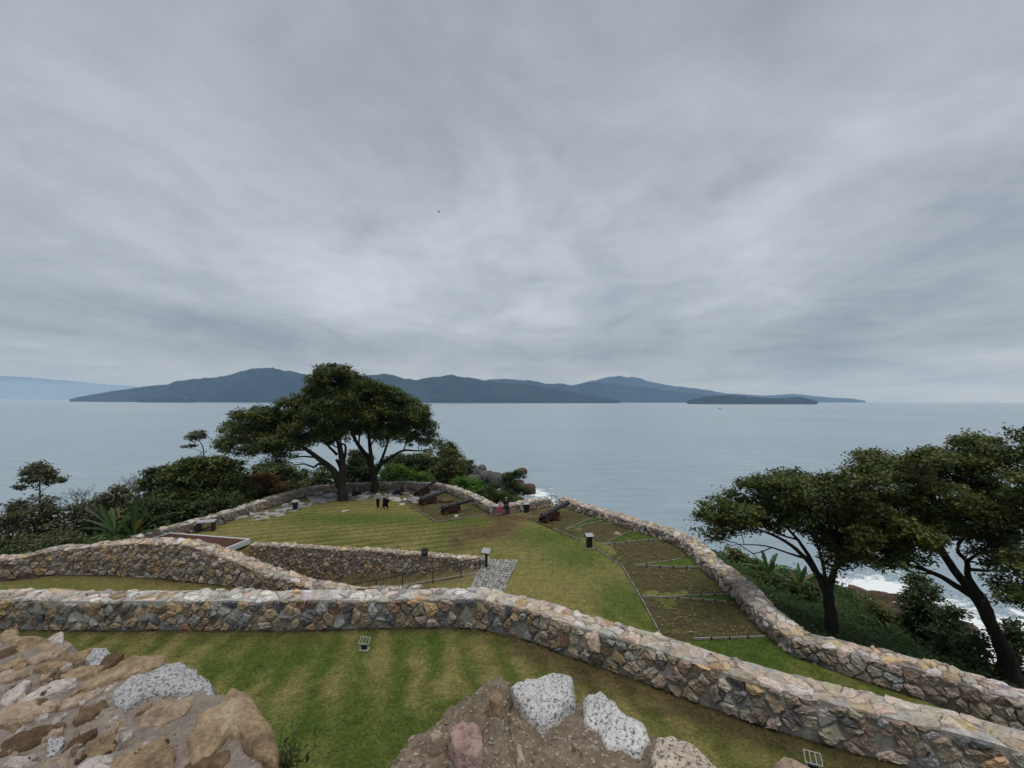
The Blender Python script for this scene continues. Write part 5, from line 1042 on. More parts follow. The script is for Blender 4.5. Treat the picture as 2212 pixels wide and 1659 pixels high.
def bare_tree(label, Z, D, base, height_px, width, seed, col=(.10, .085, .075), levels=5, n0=5):
    r = np.random.default_rng(seed); X, Y = Z(*base); b = P(X, Y, D); g = tz(b[0], b[1]); t = thing('bare_tree', label, 'tree', (b[0], b[1], g), 0, 'leafless trees over the water'); k = D / FPX; m = MB()
    top = b[2] - g; m.tube([(0, 0, -.4), (.05, 0, top * .5), (0, 0, top)], [.11, .085, .07], 7, col)
    def br(p, d, L_, rad, lv):
        n = 4; pts = [p]
        for i in range(n):
            d = d + r.normal(0, .16, 3); d[2] += .05; d /= np.linalg.norm(d); pts.append(pts[-1] + d * L_ / n)
        m.tube(pts, np.linspace(rad, rad * .55, n + 1), 5 if lv > 2 else 3, col, cap=False)
        if lv <= 0: return
        for i in range(r.integers(2, 4)):
            s = r.integers(2, n + 1); dd = d + r.normal(0, .55, 3) * np.array((width, 1, .8)); dd[2] = abs(dd[2]) * .8 + .15; dd /= np.linalg.norm(dd); br(pts[s], dd, L_ * r.uniform(.55, .8), max(rad * .5, .01), lv - 1)
    H = height_px * k
    for i in range(n0):
        d = np.array((r.normal(0, .6 * width), r.normal(0, .5), 1.)); d /= np.linalg.norm(d); br(np.array((0, 0, top * r.uniform(.85, 1.))), d, H * .42, .05, levels - 1)
    m.build('branches', M_BARK, t)
bare_tree('leafless dark twigged tree between slender tree and banana plants', Z1, 38, (572, 1180), 66, 1.1, 71, (.075, .062, .058))
bare_tree('pale grey leafless tree beside the dark rounded tree', Z1, 46, (1000, 1020), 50, 1.0, 72, (.16, .15, .15))
bare_tree('fainter pale leafless tree leaning away towards the picture edge', Z1, 50, (930, 1040), 44, 1.5, 73, (.17, .16, .16))
bare_tree('low leafless bush behind the slender tree', Z1, 40, (180, 1180), 30, 1.4, 74, (.08, .07, .06), 4)
bare_tree('bare twigs beside the thin crooked sapling', Z1, 46, (1400, 870), 22, 1.5, 75, (.11, .10, .09), 4, 3)
# plants beyond the far wall
GC = 'plants beyond the far wall'
shrub('dark tree right behind the domed tree trunk', Z2, .25, 58, [(1290, 960, 70, 60), (1350, 1000, 100, 80), (1280, 1080, 90, 70), (1400, 1090, 110, 80), (1320, 1150, 120, 40)], DARK, 81, .15, 'tree', 'leafy_tree', GC)
shrub('dark rounded thicket on the horizon side of the bright green bush', Z2, .25, 68, [(1640, 1000, 110, 40), (1760, 985, 120, 40), (1880, 985, 110, 45), (1960, 1010, 80, 50), (1700, 1050, 140, 50), (1850, 1050, 140, 60)], DARK, 82, .17, 'shrub', 'shrub', GC)
shrub('bright green strappy bush just behind the second cannon', Z2, .25, 55, [(1650, 1070, 80, 40), (1600, 1110, 90, 45), (1720, 1110, 80, 45), (1570, 1150, 70, 30), (1660, 1150, 110, 30)], BRIGHT, 83, .26, 'shrub', 'strappy_bush', GC, asp=.14, puff=.6)
shrub('yellow green grassy bush behind the third cannon', Z2, .25, 56, [(1830, 1130, 70, 30), (1900, 1120, 60, 30), (1860, 1160, 110, 25)], BRIGHT, 84, .26, 'shrub', 'strappy_bush', GC, asp=.13, puff=.55)
shrub('tall olive tree with ragged top leaning over the boulders', Z2, .25, 62, [(2050, 900, 60, 35, .7), (2110, 930, 70, 45, .8), (2160, 980, 80, 60), (2080, 1000, 90, 60, .8), (2120, 1070, 100, 60), (2190, 1060, 60, 50), (2030, 1080, 80, 50)], OLIVE, 85, .15, 'tree', 'leafy_tree', GC)
shrub('small dark tuft of leaves on a bare stem, tallest at the point', Z2, .25, 66, [(2110, 850, 28, 18), (2140, 870, 35, 22), (2150, 895, 25, 18)], DARK, 86, .15, 'tree', 'slender_tree', GC, up=1)
shrub('vivid green bush spilling down outside the wall corner', Z3, .225, 52, [(1000, 310, 80, 40), (1070, 340, 90, 50), (950, 350, 70, 35), (1130, 390, 90, 50), (1040, 410, 90, 40), (1200, 420, 70, 45)], BRIGHT, 87, .24, 'shrub', 'strappy_bush', GC, asp=.16, puff=.55)
shrub('dark fern like bush behind the seated pair', Z3, .225, 47, [(1290, 390, 70, 45), (1240, 470, 70, 45), (1340, 450, 80, 45), (1420, 490, 70, 40), (1300, 510, 90, 30), (1480, 500, 70, 30)], DARK + [((.05, .065, .02), 2)], 88, .2, 'shrub', 'shrub', GC, asp=.2)
shrub('small rough bush clinging to the top of the boulder pile', Z3, .225, 92, [(1060, 140, 45, 18), (1010, 150, 50, 25), (960, 170, 50, 35)], OLIVE, 89, .2, 'shrub', 'shrub', GC)
grow('windblown_tree', 'small dark windblown tree standing against the surf at the point', 'tree', 70, Z3(1430, 480), lm(Z3, [(1428, 500, 0, .16), (1432, 440, 0, .12), (1438, 370, 0, .1), (1470, 310, 0, .06), (1530, 260, 0, .03)], [(1440, 450, 0, .08), (1500, 400, 0, .05), (1600, 420, 0, .03)], [(1436, 380, 0, .06), (1410, 340, 0, .04)]),
     cl(Z3, .225, [(1530, 240, 45, 20), (1490, 270, 60, 24), (1440, 270, 50, 25), (1560, 280, 30, 16, .7), (1420, 320, 50, 30), (1470, 330, 50, 22, .8), (1430, 380, 55, 25, .8), (1480, 370, 50, 22, .8), (1540, 380, 55, 20), (1590, 410, 50, 20), (1610, 435, 30, 14), (1500, 420, 50, 22, .8), (1420, 430, 45, 25, .7)], 8, .5), DARK, 90, leaf=.15, puff=.5, group=GC)
# slope below the right wall
GR = 'plants on the seaward slope'
shrub('tall dark ivy clad shrub before the reddish shore rock', Z5, 1 / 3, 26, [(1480, 1050, 70, 60), (1530, 1130, 80, 80), (1460, 1190, 80, 80), (1540, 1250, 90, 80), (1470, 1320, 90, 70), (1560, 1380, 90, 60)], DARK, 91, .1, 'shrub', 'tall_shrub', GR, puff=.45)
shrub('low dark shrub with feathery tips between ivy clad shrub and leaning trunk', Z5, 1 / 3, 24, [(1640, 1260, 50, 50, .6), (1680, 1340, 70, 50, .8), (1620, 1390, 80, 50), (1740, 1390, 70, 40, .8), (1700, 1230, 40, 30, .4)], DARK, 92, .1, 'shrub', 'shrub', GR, puff=.42)
shrub('dark bush at the foot of the forked tree on its near wall side', Z5, 1 / 3, 29, [(600, 1060, 70, 60), (700, 1090, 80, 70), (780, 1120, 60, 60), (650, 1160, 90, 50), (520, 1040, 60, 50)], DARK, 93, .11, 'shrub', 'shrub', GR, puff=.45)
shrub('leafy shrub behind the bend of the sea parapet', Z5, 1 / 3, 33, [(300, 880, 50, 40), (370, 920, 60, 50), (440, 970, 60, 50), (340, 970, 60, 40), (500, 1010, 60, 40), (260, 840, 40, 30, .6)], GREEN, 94, .13, 'shrub', 'shrub', GR, puff=.45)
shrub('low shrub at the picture edge under the leaning trunk, foam behind it', Z5, 1 / 3, 21, [(1860, 1390, 50, 40, .7), (1800, 1430, 60, 30, .8), (2120, 1380, 50, 60, .6), (2080, 1330, 40, 40, .5)], DARK, 95, .1, 'shrub', 'shrub', GR, puff=.4)
shrub('pale feathery shrub on the slope edge above the foam', Z5, 1 / 3, 27, [(1180, 1150, 60, 30, .5), (1250, 1200, 70, 30, .5), (1320, 1250, 60, 30, .5)], OLIVE, 96, .09, 'shrub', 'shrub', GR, puff=.4, dens=.6)
def banana(label, px_b, D, fronds, seed, group='banana plants on the slopes', bright=1.0):
    r = np.random.default_rng(seed); b = P(*px_b, D); g = tz(b[0], b[1]); t = thing('banana_plant', label, 'banana plant', (b[0], b[1], g), 0, group); org = np.array((b[0], b[1], g))
    m = MB(); h0 = max(b[2] - g, .5); m.tube([(0, 0, -.3), (.03, 0, h0 * .6), (0, 0, h0)], [.16, .13, .09], 8, (.07, .075, .03)); m.build('stem', M_BARK, t, True)
    V, F, cc = [], [], []
    for (X, Y, dy, wd) in fronds:
        tip = P(X, Y, D + dy) - org; p0 = np.array((0, 0, h0)); n = 16; u = np.linspace(0, 1, n); L_ = np.linalg.norm(tip - p0); mid = (p0 + tip) / 2 + (0, 0, .22 * L_ * (1 if tip[2] - p0[2] < L_ * .8 else .2))
        c = p0 * ((1 - u) ** 2)[:, None] + mid * (2 * u * (1 - u))[:, None] + tip * (u ** 2)[:, None]; T = np.gradient(c, axis=0); T /= np.linalg.norm(T, axis=1, keepdims=True)
        sd = np.cross(T, np.array((.25, -1, .35)) if abs(T[n // 2][0]) < .5 else (0, 0, 1.)); sd /= np.linalg.norm(sd, axis=1, keepdims=True); nr = np.cross(sd, T); w_ = wd * .8 * np.sin(math.pi * np.clip((u - .12) / .92, 0, 1)) ** .55 + .012
        col = np.array((.028, .055, .016)) * r.uniform(.6, 1.5) * bright
        if r.random() < .2: col = np.array((.13, .11, .035))
        for side in (-1, 1):
            k0 = len(V)
            for i in range(n):
                jag = 1 if r.random() > .25 else r.uniform(.55, .9)
                V.append(c[i]); V.append(c[i] + side * sd[i] * w_[i] * jag + nr[i] * w_[i] * .28); cc += [col * 1.5, col * r.uniform(.8, 1.15)]
            F += [(k0 + 2 * i, k0 + 2 * i + 1, k0 + 2 * i + 3, k0 + 2 * i + 2) for i in range(n - 1)]
    obj('fronds', mesh_np('fronds', np.array(V), np.array(F), np.array(cc), True), M_LEAF, t)
banana('large banana plant with spread arching fronds behind the humped wall', Z1(830, 1370), 31, [(*Z1(X, Y), dy, w) for X, Y, dy, w in [(720, 1140, 0, .2), (610, 1185, -.5, .15), (540, 1260, .4, .14), (520, 1330, -.4, .15), (800, 1170, .8, .15), (640, 1400, -1.2, .22), (660, 1280, .5, .2), (930, 1200, .5, .17), (560, 1350, .9, .2)]], 5)
banana('second banana plant with tall upright frond beside the dark bush', Z1(960, 1380), 31.5, [(*Z1(X, Y), dy, w) for X, Y, dy, w in [(985, 1085, 0, .3), (1175, 1100, 0, .16), (1280, 1200, .3, .14), (1230, 1270, -.3, .18), (1060, 1160, .8, .2), (1110, 1350, -.8, .2), (880, 1270, -.6, .15), (1020, 1250, -.5, .25), (1150, 1330, .4, .16)]], 6)
banana('bright banana plant at the sea end of the slope under the forked tree', Z5(500, 1060), 29, [(*Z5(X, Y), dy, w) for X, Y, dy, w in [(455, 830, 0, .22), (380, 840, .4, .2), (530, 900, -.3, .3), (560, 850, .5, .2), (330, 920, 0, .18), (620, 930, 0, .2), (420, 930, -.6, .25), (600, 1000, -.4, .2)]], 7, bright=1.7)
banana('smaller banana plant with yellow green frond next to the forked trunk', Z5(700, 1060), 28, [(*Z5(X, Y), dy, w) for X, Y, dy, w in [(740, 930, 0, .22), (640, 960, .3, .18), (690, 910, .4, .18), (800, 990, 0, .2), (610, 1020, -.3, .18), (770, 1040, -.4, .18)]], 8, bright=1.5)
# ground cover on the slopes
def undergrowth():
    lv = Leaves(); r = np.random.default_rng(77); n = 60000
    x = r.uniform(-75, 60, n); y = r.uniform(8, 115, n); df = sdf(x, y, fort); dc = sdf(x, y, coast)
    k = (df > .3) & (dc < -3.0) & (r.random(n) < np.clip(1.25 - np.hypot(x, y) / 110, .12, 1)) & (fbm2(x, y, .18, 3, 61) > -.55); x, y = x[k], y[k]; z = terrain_z(x, y)
    nz = fbm2(x, y, .35, 3, 62); far = np.clip(np.hypot(x, y) / 40, .6, 2.2); right = (x > 8)
    for rep in range(5):
        hgt = np.abs(r.normal(0, .16, len(x))) * (1 + nz) * np.where(right, .8, 2.2) + .05
        cen = np.stack([x + r.normal(0, .25, len(x)), y + r.normal(0, .25, len(x)), z + hgt], 1)
        c = pickn([((.028, .068, .014), 3), ((.05, .10, .02), 3), ((.075, .125, .028), 1.5), ((.055, .05, .022), .7)], len(x), r) * (1 + .3 * nz)[:, None]
        for lo, hi in ((0, 1.), (1., 1.5), (1.5, 9)):
            q = (far >= lo) & (far < hi)
            if q.any(): lv.add(cen[q], .11 * (lo + min(hi, 2.4)) / 2 + .05, r, c[q], .45, .9)
    o = lv.build('undergrowth', None); tag(o, kind='stuff')
undergrowth()
def lawn_tufts():
    r = np.random.default_rng(5); lv = Leaves(); pts = []
    for pl, wdt, n in ((NEARW, -.18, 1500), (RAMPW, -.15, 300), (SEAW, -.15, 300), (FAR, -.15, 250)):
        p = np.array(pl); S = np.concatenate([[0], np.cumsum(np.linalg.norm(np.diff(p, axis=0), axis=1))]); s = r.uniform(0, S[-1], n)
        xx = np.interp(s, S, p[:, 0]); yy = np.interp(s, S, p[:, 1]) - .08 - np.abs(r.normal(0, .12, n)); pts.append(np.stack([xx, yy, np.full(n, .05)], 1))
    n = 60000; x = r.uniform(-16, 14, n); y = r.uniform(8, 23, n); nr_ = np.interp(x, [p[0] for p in NEARW], [p[1] for p in NEARW]); k = (y < nr_ - .15) & (y < 22.5); x, y = x[k], y[k]
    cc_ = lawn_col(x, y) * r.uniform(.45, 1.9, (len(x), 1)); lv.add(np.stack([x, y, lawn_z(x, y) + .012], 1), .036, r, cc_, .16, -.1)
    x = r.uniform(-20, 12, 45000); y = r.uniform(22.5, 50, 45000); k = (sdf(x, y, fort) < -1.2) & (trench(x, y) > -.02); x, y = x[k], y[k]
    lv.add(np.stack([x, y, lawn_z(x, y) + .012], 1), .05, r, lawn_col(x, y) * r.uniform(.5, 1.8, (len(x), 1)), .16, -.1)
    c = np.concatenate(pts); lv.add(c, .07, r, pickn([((.07, .085, .025), 3), ((.10, .08, .04), 2), ((.05, .075, .018), 2)], len(c), r), .16, -.2); tag(lv.build('grass_tufts', None), kind='stuff')
lawn_tufts()
# ------------------------------------------------------------------ the ruined rampart the camera looks over
RZ = 9.0
def rampart():
    pl = [(-9, 1.95), (-2.3, 1.72), (-1.35, 1.45), (-.72, 1.05), (-.34, .95), (-.28, 1.12), (.5, 1.12), (.62, .98), (9, .95), (9, -7), (-9, -7)]
    m = MB(); n = len(pl); V = [(x, y, 0) for x, y in pl] + [(x, y, RZ) for x, y in pl]; m.add(V, [tuple(range(2 * n - 1, n - 1, -1))[::-1]] + [(k, (k + 1) % n, n + (k + 1) % n, n + k)[::-1] for k in range(n)], (.2, .17, .14))
    tag(m.build('rampart', M_MASON), 'high masonry rampart carrying the broken parapets', 'rampart')
rampart()
def mortar(name, label, cat, out_px, z, mat, step, seed, amp=.02, edge=.02, bulge=None):
    poly = np.array([G(X, Y, z) for X, Y in out_px]); lo, hi = poly.min(0) - .15, poly.max(0) + .15; lo[1] = max(lo[1], .02)
    X, Y = np.meshgrid(np.arange(lo[0], hi[0], step), np.arange(lo[1], hi[1], step)); x, y = X.ravel(), Y.ravel()
    d = sdf(x, y, poly) + fbm2(x, y, 6, 4, seed) * edge
    zz = z + fbm2(x, y, 5, 5, seed + 1) * amp + fbm2(x, y, 26, 3, seed + 2) * amp * .35 - np.clip(d + .03, 0, .03) ** 1.3 * 6 - np.clip(d, 0, 9) * 9
    zz = np.maximum(zz, RZ - .02); i = np.arange(len(x)).reshape(X.shape)
    F = np.stack([i[:-1, :-1].ravel(), i[:-1, 1:].ravel(), i[1:, 1:].ravel(), i[1:, :-1].ravel()], 1); k = zz > RZ - .015; F = F[k[F].any(1)]; u = np.unique(F); mp = np.zeros(len(x), int); mp[u] = np.arange(len(u))
    c = poly.mean(0); t = thing(name, label, cat, (c[0], c[1], RZ)); V = np.stack([x[u] - c[0], y[u] - c[1], zz[u] - RZ], 1)
    obj('mortar', mesh_np('mortar', V, mp[F], None, True), mat, t); return t, np.array((c[0], c[1], RZ))
def rock(parent, org, px_poly, z, H, mat, seed, tilt=(0, 0), amp=.3, pw=3.2, name='stone', jag=.035, sink=.05, nr=26, na=130, zproj=None, label=None, hs=.62, grow_=1.16):
    poly = np.array([G(X, Y, z + H * .5 if zproj is None else zproj) for X, Y in px_poly]); c = poly.mean(0); th = np.linspace(0, 2 * math.pi, na, endpoint=False)
    rel = (poly - c) * grow_; R_ = []
    for a in th:                                                     # star shaped outline
        dx, dy = math.cos(a), math.sin(a); best = 0
        for k in range(len(rel)):
            p, q = rel[k], rel[(k + 1) % len(rel)]; e = q - p; dn = dx * e[1] - dy * e[0]
            if abs(dn) < 1e-12: continue
            tt = (p[0] * e[1] - p[1] * e[0]) / dn; s = (p[0] * dy - p[1] * dx) / dn
            if tt > 0 and -1e-6 <= s <= 1 + 1e-6: best = max(best, tt)
        R_.append(best or .02)
    R_ = np.array(R_); size = R_.mean()
    R_ = R_ * (1 + jag * fbm(np.stack([np.cos(th) * 3, np.sin(th) * 3, th * 0 + seed], 1), 4, seed) * 1.6)
    V = [(0., 0., 1.)]; rho = np.linspace(0, 1, nr + 1)[1:]
    x = np.concatenate([[0], (rho[:, None] * R_ * np.cos(th)).ravel()]); y = np.concatenate([[0], (rho[:, None] * R_ * np.sin(th)).ravel()]); rr = np.concatenate([[0], np.repeat(rho, na)])
    H = H * hs; rg = np.random.default_rng(seed); fct = np.full(len(x), 1.); ca = np.concatenate([[0], np.tile(np.cos(th), nr)]) * rr; sa = np.concatenate([[0], np.tile(np.sin(th), nr)]) * rr
    for _ in range(9):
        a_ = rg.uniform(0, 6.28); fct = np.minimum(fct, rg.uniform(.85, 1.25) - rg.uniform(.1, .8) * (ca * math.cos(a_) + sa * math.sin(a_)))
    bed = fbm(np.stack([x / size * .8 + 3, y / size * 4.5, x * 0 + seed], 1), 3, seed + 31)
    prof = (1 - np.clip(rr, 0, 1) ** (pw * 3)) ** (1 / 2.0) * np.clip(fct + .10 * np.sign(bed) * np.abs(bed) ** .5, .55, 1.15)
    nz = fbm(np.stack([x / size * 1.6 + c[0] * 9, y / size * 1.6 + c[1] * 9, x * 0 + seed], 1), 5, seed) * amp; fc = np.abs(fbm(np.stack([x / size * 1.1 + seed, y / size * 1.1, x * 0], 1), 2, seed + 4)) * amp * .8
    fine = (fbm(np.stack([x * 45, y * 45, x * 0 + seed], 1), 3, seed + 7) * .0032 + fbm(np.stack([x * 16, y * 16, x * 0 + seed], 1), 3, seed + 8) * .005) * min(1, size / .07)
    zz = z - sink * (rr > .985) + H * (prof * (1 + nz * .8) - fc * prof * .6) + tilt[0] * x + tilt[1] * y + fine
    V = np.stack([x + c[0], y + c[1], zz], 1); sk = V[-na:].copy(); sk[:, 2] = z - .12; V = np.vstack([V, sk])
    F = [(0, 1 + k, 1 + (k + 1) % na) for k in range(na)] + [(1 + a * na + k, 1 + (a + 1) * na + k, 1 + (a + 1) * na + (k + 1) % na, 1 + a * na + (k + 1) % na) for a in range(nr) for k in range(na)]
    o = obj(name, mesh_np(name, V - org, F, None, True), mat, parent)
    if label: o['label'] = label
    return o
tl, ol = mortar('parapet', 'broken parapet top of flat ochre and grey stones set in mortar, in the nearest corner', 'parapet', [Z6(*p) for p in [(-900, 640), (-300, 690), (0, 722), (110, 728), (300, 750), (390, 752), (440, 780), (560, 838), (680, 862), (760, 870), (1010, 885), (1100, 925), (1190, 970), (1290, 1060), (1320, 1120), (1430, 1110), (1530, 1120), (1620, 1240), (1670, 1390), (1680, 1490), (1720, 1580), (1760, 1800), (1700, 2400), (-900, 2400)]], 9.5, M_MORTAR, .010, 3, .016, .03)
ST = [([(515, 1050), (620, 990), (830, 870), (990, 865), (1020, 880), (960, 930), (800, 990), (640, 1045), (530, 1065)], M_OCHRE, .045), ([(700, 1060), (830, 970), (1110, 900), (1180, 960), (1220, 1050), (1130, 1085), (1000, 1080), (850, 1110), (800, 1170), (730, 1130)], M_GRAYGRAN, .07), ([(1225, 1060), (1215, 1000), (1240, 985), (1300, 1040), (1318, 1110), (1270, 1120)], M_GRAYGRAN, .045),
      ([(860, 1290), (905, 1210), (990, 1150), (1190, 1115), (1205, 1140), (1130, 1220), (1010, 1270)], M_TAN, .05), ([(1210, 1470), (1200, 1340), (1250, 1230), (1360, 1160), (1430, 1075), (1520, 1090), (1545, 1150), (1620, 1230), (1695, 1380), (1680, 1490), (1560, 1450), (1480, 1340), (1390, 1330), (1320, 1420)], M_OCHRE, .075), ([(460, 1260), (520, 1190), (640, 1140), (670, 1180), (560, 1260), (480, 1280)], M_BROWN, .04),
      ([(0, 1290), (-60, 1260), (0, 1210), (130, 1150), (350, 1130), (360, 1160), (250, 1230), (80, 1290)], M_TAN, .045), ([(510, 1480), (550, 1400), (680, 1340), (740, 1370), (700, 1430), (600, 1480)], M_OCHRE, .035), ([(690, 1580), (720, 1500), (830, 1440), (1000, 1360), (1060, 1440), (1060, 1530), (950, 1600), (700, 1650)], M_OCHRE, .05), ([(1150, 1560), (1210, 1500), (1420, 1440), (1400, 1520), (1300, 1600), (1180, 1600)], M_BROWN, .03),
      ([(0, 1180), (30, 1110), (150, 1020), (190, 1030), (130, 1110), (40, 1170)], M_PALE, .035), ([(120, 1150), (200, 1100), (330, 1040), (450, 1030), (430, 1060), (300, 1110), (180, 1150)], M_PALE, .03), ([(230, 950), (330, 900), (560, 830), (580, 850), (480, 900), (400, 940)], M_OCHRE, .035), ([(530, 880), (580, 840), (650, 835), (690, 870), (620, 920), (560, 920)], M_GRAYGRAN, .04), ([(370, 1000), (450, 960), (590, 930), (600, 960), (480, 1000)], M_OCHRE, .03),
      ([(70, 800), (100, 765), (260, 760), (320, 800), (280, 830), (120, 850)], M_OCHRE, .04), ([(290, 770), (340, 740), (390, 745), (390, 780), (330, 785)], M_PALE, .045), ([(180, 900), (300, 840), (430, 790), (440, 800), (350, 870), (230, 915)], M_TAN, .035), ([(0, 750), (40, 725), (110, 725), (100, 760), (20, 790)], M_OCHRE, .04), ([(0, 1040), (0, 980), (100, 965), (160, 970), (90, 1020)], M_TAN, .035), ([(600, 940), (640, 900), (720, 860), (760, 870), (700, 910), (640, 950)], M_BROWN, .035),
      ([(0, 1480), (20, 1400), (170, 1350), (380, 1270), (390, 1290), (300, 1360), (120, 1440)], M_BROWN, .04), ([(290, 1480), (300, 1400), (390, 1370), (400, 1400), (340, 1480)], M_GRAYGRAN, .03), ([(380, 1470), (440, 1390), (590, 1320), (590, 1350), (480, 1430)], M_BROWN, .03), ([(0, 1560), (60, 1510), (220, 1490), (230, 1530), (120, 1590)], M_PALE, .03), ([(450, 1580), (540, 1500), (690, 1480), (680, 1560), (560, 1600)], M_PALE, .03),
      ([(380, 1200), (420, 1140), (600, 1090), (610, 1110), (520, 1160)], M_TAN, .025), ([(0, 850), (60, 830), (130, 830), (70, 870), (0, 890)], M_BROWN, .03), ([(-10, 940), (120, 900), (150, 905), (60, 950), (0, 965)], M_OCHRE, .03), ([(230, 1560), (300, 1510), (430, 1500), (420, 1560), (300, 1620)], M_TAN, .025), ([(760, 1180), (800, 1130), (900, 1110), (880, 1150), (800, 1200)], M_PALE, .012), ([(200, 1380), (260, 1330), (390, 1300), (380, 1340), (270, 1390)], M_TAN, .03)]
for i in range(150):                                                 # small chips of stone between the big ones
    X, Y = random.uniform(0, 1150), random.uniform(760, 1560)
    if Y < 760 + X * .28: continue
    a, b = random.uniform(18, 52), random.uniform(8, 18); ph = random.uniform(0, 3)
    ST.append(([(X + a * math.cos(q + ph * .1) * random.uniform(.8, 1.2) , Y + b * math.sin(q) * random.uniform(.8, 1.2) - .45 * a * math.cos(q)) for q in np.linspace(0, 6.28, 8)[:-1]], random.choice([M_TAN, M_OCHRE, M_BROWN, M_PALE, M_PALE, M_TAN]), random.uniform(.02, .035)))
for i, (pl, mt, H) in enumerate(ST): rock(tl, ol, [Z6(*p) for p in pl], 9.495, H, mt, 300 + i, tilt=(random.uniform(-.05, .05), random.uniform(-.04, .08)), amp=.3)
tm, om = mortar('merlon', 'broken merlon of gritty mortar with white speckled granite, nearest in the middle', 'parapet', [Z7(*p) for p in [(340, 1264), (480, 1075), (660, 940), (800, 800), (930, 715), (1010, 690), (1075, 700), (1110, 740), (1200, 720), (1480, 760), (1540, 830), (1650, 860), (1780, 930), (1950, 1010), (2050, 1060), (2210, 1110), (2360, 1220), (2420, 1300), (2420, 2600), (200, 2600), (280, 1400)]], 9.65, M_CONGLO, .007, 13, .02, .018)
rock(tm, om, [Z7(*p) for p in [(310, 1264), (380, 1165), (470, 1065), (640, 935), (800, 785), (930, 695), (1010, 660), (1080, 685), (1098, 740), (1078, 830), (1084, 900), (1090, 1000), (1150, 1100), (1160, 1264), (1100, 1700), (300, 1700)]], 9.65, .10, M_CONGLO, 401, amp=.5, grow_=1.03, pw=3, zproj=9.70, jag=.06, label='brown gritty stone')
rock(tm, om, [Z7(*p) for p in [(1095, 710), (1130, 680), (1250, 655), (1430, 655), (1480, 680), (1500, 760), (1490, 830), (1400, 890), (1300, 950), (1200, 890), (1140, 800)]], 9.65, .075, M_GRANITE, 402, amp=.22, grow_=1.03, pw=4, label='white speckled granite block')
rock(tm, om, [Z7(*p) for p in [(1540, 800), (1570, 760), (1650, 750), (1720, 820), (1790, 900), (1930, 960), (1960, 1040), (1900, 1105), (1700, 1070), (1620, 980), (1540, 930)]], 9.65, .06, M_GRANITE, 403, amp=.25, grow_=1.03, pw=4, label='white speckled granite wedge')
rock(tm, om, [Z7(*p) for p in [(1960, 1150), (1990, 1045), (2100, 1030), (2212, 1080), (2330, 1180), (2400, 1264), (2420, 1500), (2050, 1500), (1980, 1264)]], 9.65, .05, M_TANGRAN, 404, amp=.3, grow_=1.03, pw=4)
rock(tm, om, [Z7(*p) for p in [(730, 960), (800, 900), (900, 950), (920, 1040), (880, 1105), (760, 1060), (730, 1010)]], 9.72, .03, M_PINK, 405, amp=.35, label='pink stone', zproj=9.75)
rock(tm, om, [Z7(*p) for p in [(970, 830), (1000, 780), (1050, 820), (1020, 870)]], 9.735, .012, M_OCHRE, 406, amp=.3, zproj=9.74)
rock(tm, om, [Z7(*p) for p in [(590, 1040), (620, 1000), (660, 1000), (670, 1040), (620, 1060)]], 9.72, .02, M_TAN, 407, amp=.3, zproj=9.735)
rock(tm, om, [Z7(*p) for p in [(1090, 1200), (1100, 1110), (1160, 1110), (1185, 1180), (1140, 1230)]], 9.66, .04, M_TAN, 408, amp=.3)
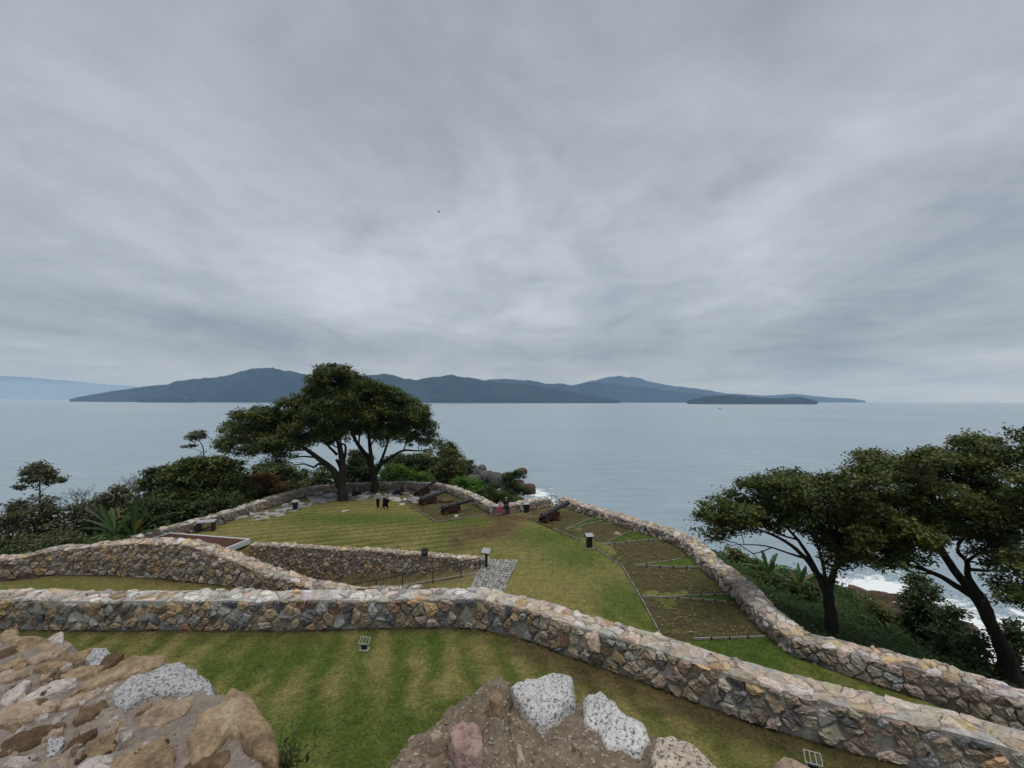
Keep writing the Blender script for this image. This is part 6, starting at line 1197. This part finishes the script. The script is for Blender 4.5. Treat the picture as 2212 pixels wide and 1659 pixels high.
def grit(parent, org, box_px, z, n, seed, rmin, rmax, Z, polys=()):
    r = np.random.default_rng(seed); mb = MB(); b8 = np.array([(0, 0, 1), (1, 0, .2), (.3, .95, .1), (-.8, .6, .2), (-.8, -.6, .1), (.3, -.95, .2)]); F8 = [(0, 1, 2), (0, 2, 3), (0, 3, 4), (0, 4, 5), (0, 5, 1), (5, 4, 3, 2, 1)]
    dg = bpy.context.evaluated_depsgraph_get(); ms = [o for o in parent.children]
    from mathutils.bvhtree import BVHTree
    trees = [BVHTree.FromPolygons([v.co[:] for v in o.data.vertices], [p.vertices[:] for p in o.data.polygons]) for o in ms if o.name.startswith(('mortar', 'stone')) and (o is ms[0] or o.get('label') == 'brown gritty stone')]
    X0, Y0, X1, Y1 = box_px
    for _ in range(n):
        x, y = G(*Z(r.uniform(X0, X1), r.uniform(Y0, Y1)), z); best = None
        for t in trees:
            h = t.ray_cast(Vector((x - org[0], y - org[1], 2)), Vector((0, 0, -1)))
            if h[0] is not None and (best is None or h[0].z > best.z): best = h[0]
        if best is None or best.z < .35: continue
        s = rmin + (rmax - rmin) * r.beta(1, 4); M = np.array(Matrix.Rotation(r.uniform(0, 6.28), 3, 'Z')); q = (b8 * r.uniform(.7, 1.3, b8.shape)) @ M.T * s * np.array((1, 1, .7))
        col = np.array([(.26, .21, .155), (.31, .27, .225), (.17, .13, .09), (.235, .185, .135), (.28, .235, .19), (.115, .09, .07)][r.integers(6)]) * r.uniform(.8, 1.2); mb.add(q + np.array(best), F8, col)
    o = mb.build('grit', M_PAVE, parent); o['kind'] = 'stuff'
grit(tm, om, (250, 650, 2250, 1330), 9.7, 1500, 5, .002, .009, Z7)
grit(tl, ol, (-50, 720, 1700, 1600), 9.5, 500, 6, .002, .007, Z6)
tb, ob_ = mortar('parapet_stump', 'brown stone poking up in front of the half hidden floodlight', 'parapet', [Z8(*p) for p in [(660, 1106), (700, 1045), (740, 1030), (820, 1055), (900, 1106), (930, 1400), (640, 1400)]], 9.6, M_CONGLO, .01, 23, .012)
rock(tb, ob_, [Z8(*p) for p in [(655, 1110), (680, 1040), (730, 1012), (830, 1038), (930, 1106), (940, 1300), (650, 1300)]], 9.6, .05, M_TAN, 411, amp=.3)
def weed():
    r = np.random.default_rng(8); c = np.array((*G(*Z6(1730, 1520), 9.3), 9.25)); t = thing('weed', 'small straggling weed growing at the lip of the near corner parapet', 'weed', tuple(c)); m = MB(); lv = Leaves()
    for i in range(9):
        d = np.array((r.normal(.3, .5), r.normal(.2, .3), 1.2)); d /= np.linalg.norm(d); L_ = r.uniform(.06, .14); p = bez(np.zeros(3), d * L_, r, 0, 5, .3); m.tube(p, np.linspace(.0025, .001, 5), 4, (.05, .07, .02)); q = p[r.integers(1, 5, 12)] + r.normal(0, .012, (12, 3)); lv.add(q, .011, r, pickn(GREEN, 12, r) * 1.3, .4, .3)
    m.build('stem', M_BARK, t); lv.build('leaves', t)
weed()
def twig_scrub():
    for i, (X, Y, hp, lb) in enumerate([(60, 1330, 46, 'grey leafless scrub bush nearest the picture edge'), (250, 1360, 50, 'grey leafless scrub bush under the slender tree'), (400, 1330, 46, 'grey leafless scrub bush between slender tree trunk and banana fronds'), (680, 1260, 36, 'leafless twigs sticking up out of brownish scrub above the bananas'), (150, 1290, 44, 'grey leafless scrub bush between picture edge and slender trunk')]):
        bare_tree(lb, Z1, 34 + i * .7, (X, Y), hp, 1.6, 170 + i, (.085, .075, .068), 5, 6)
twig_scrub()
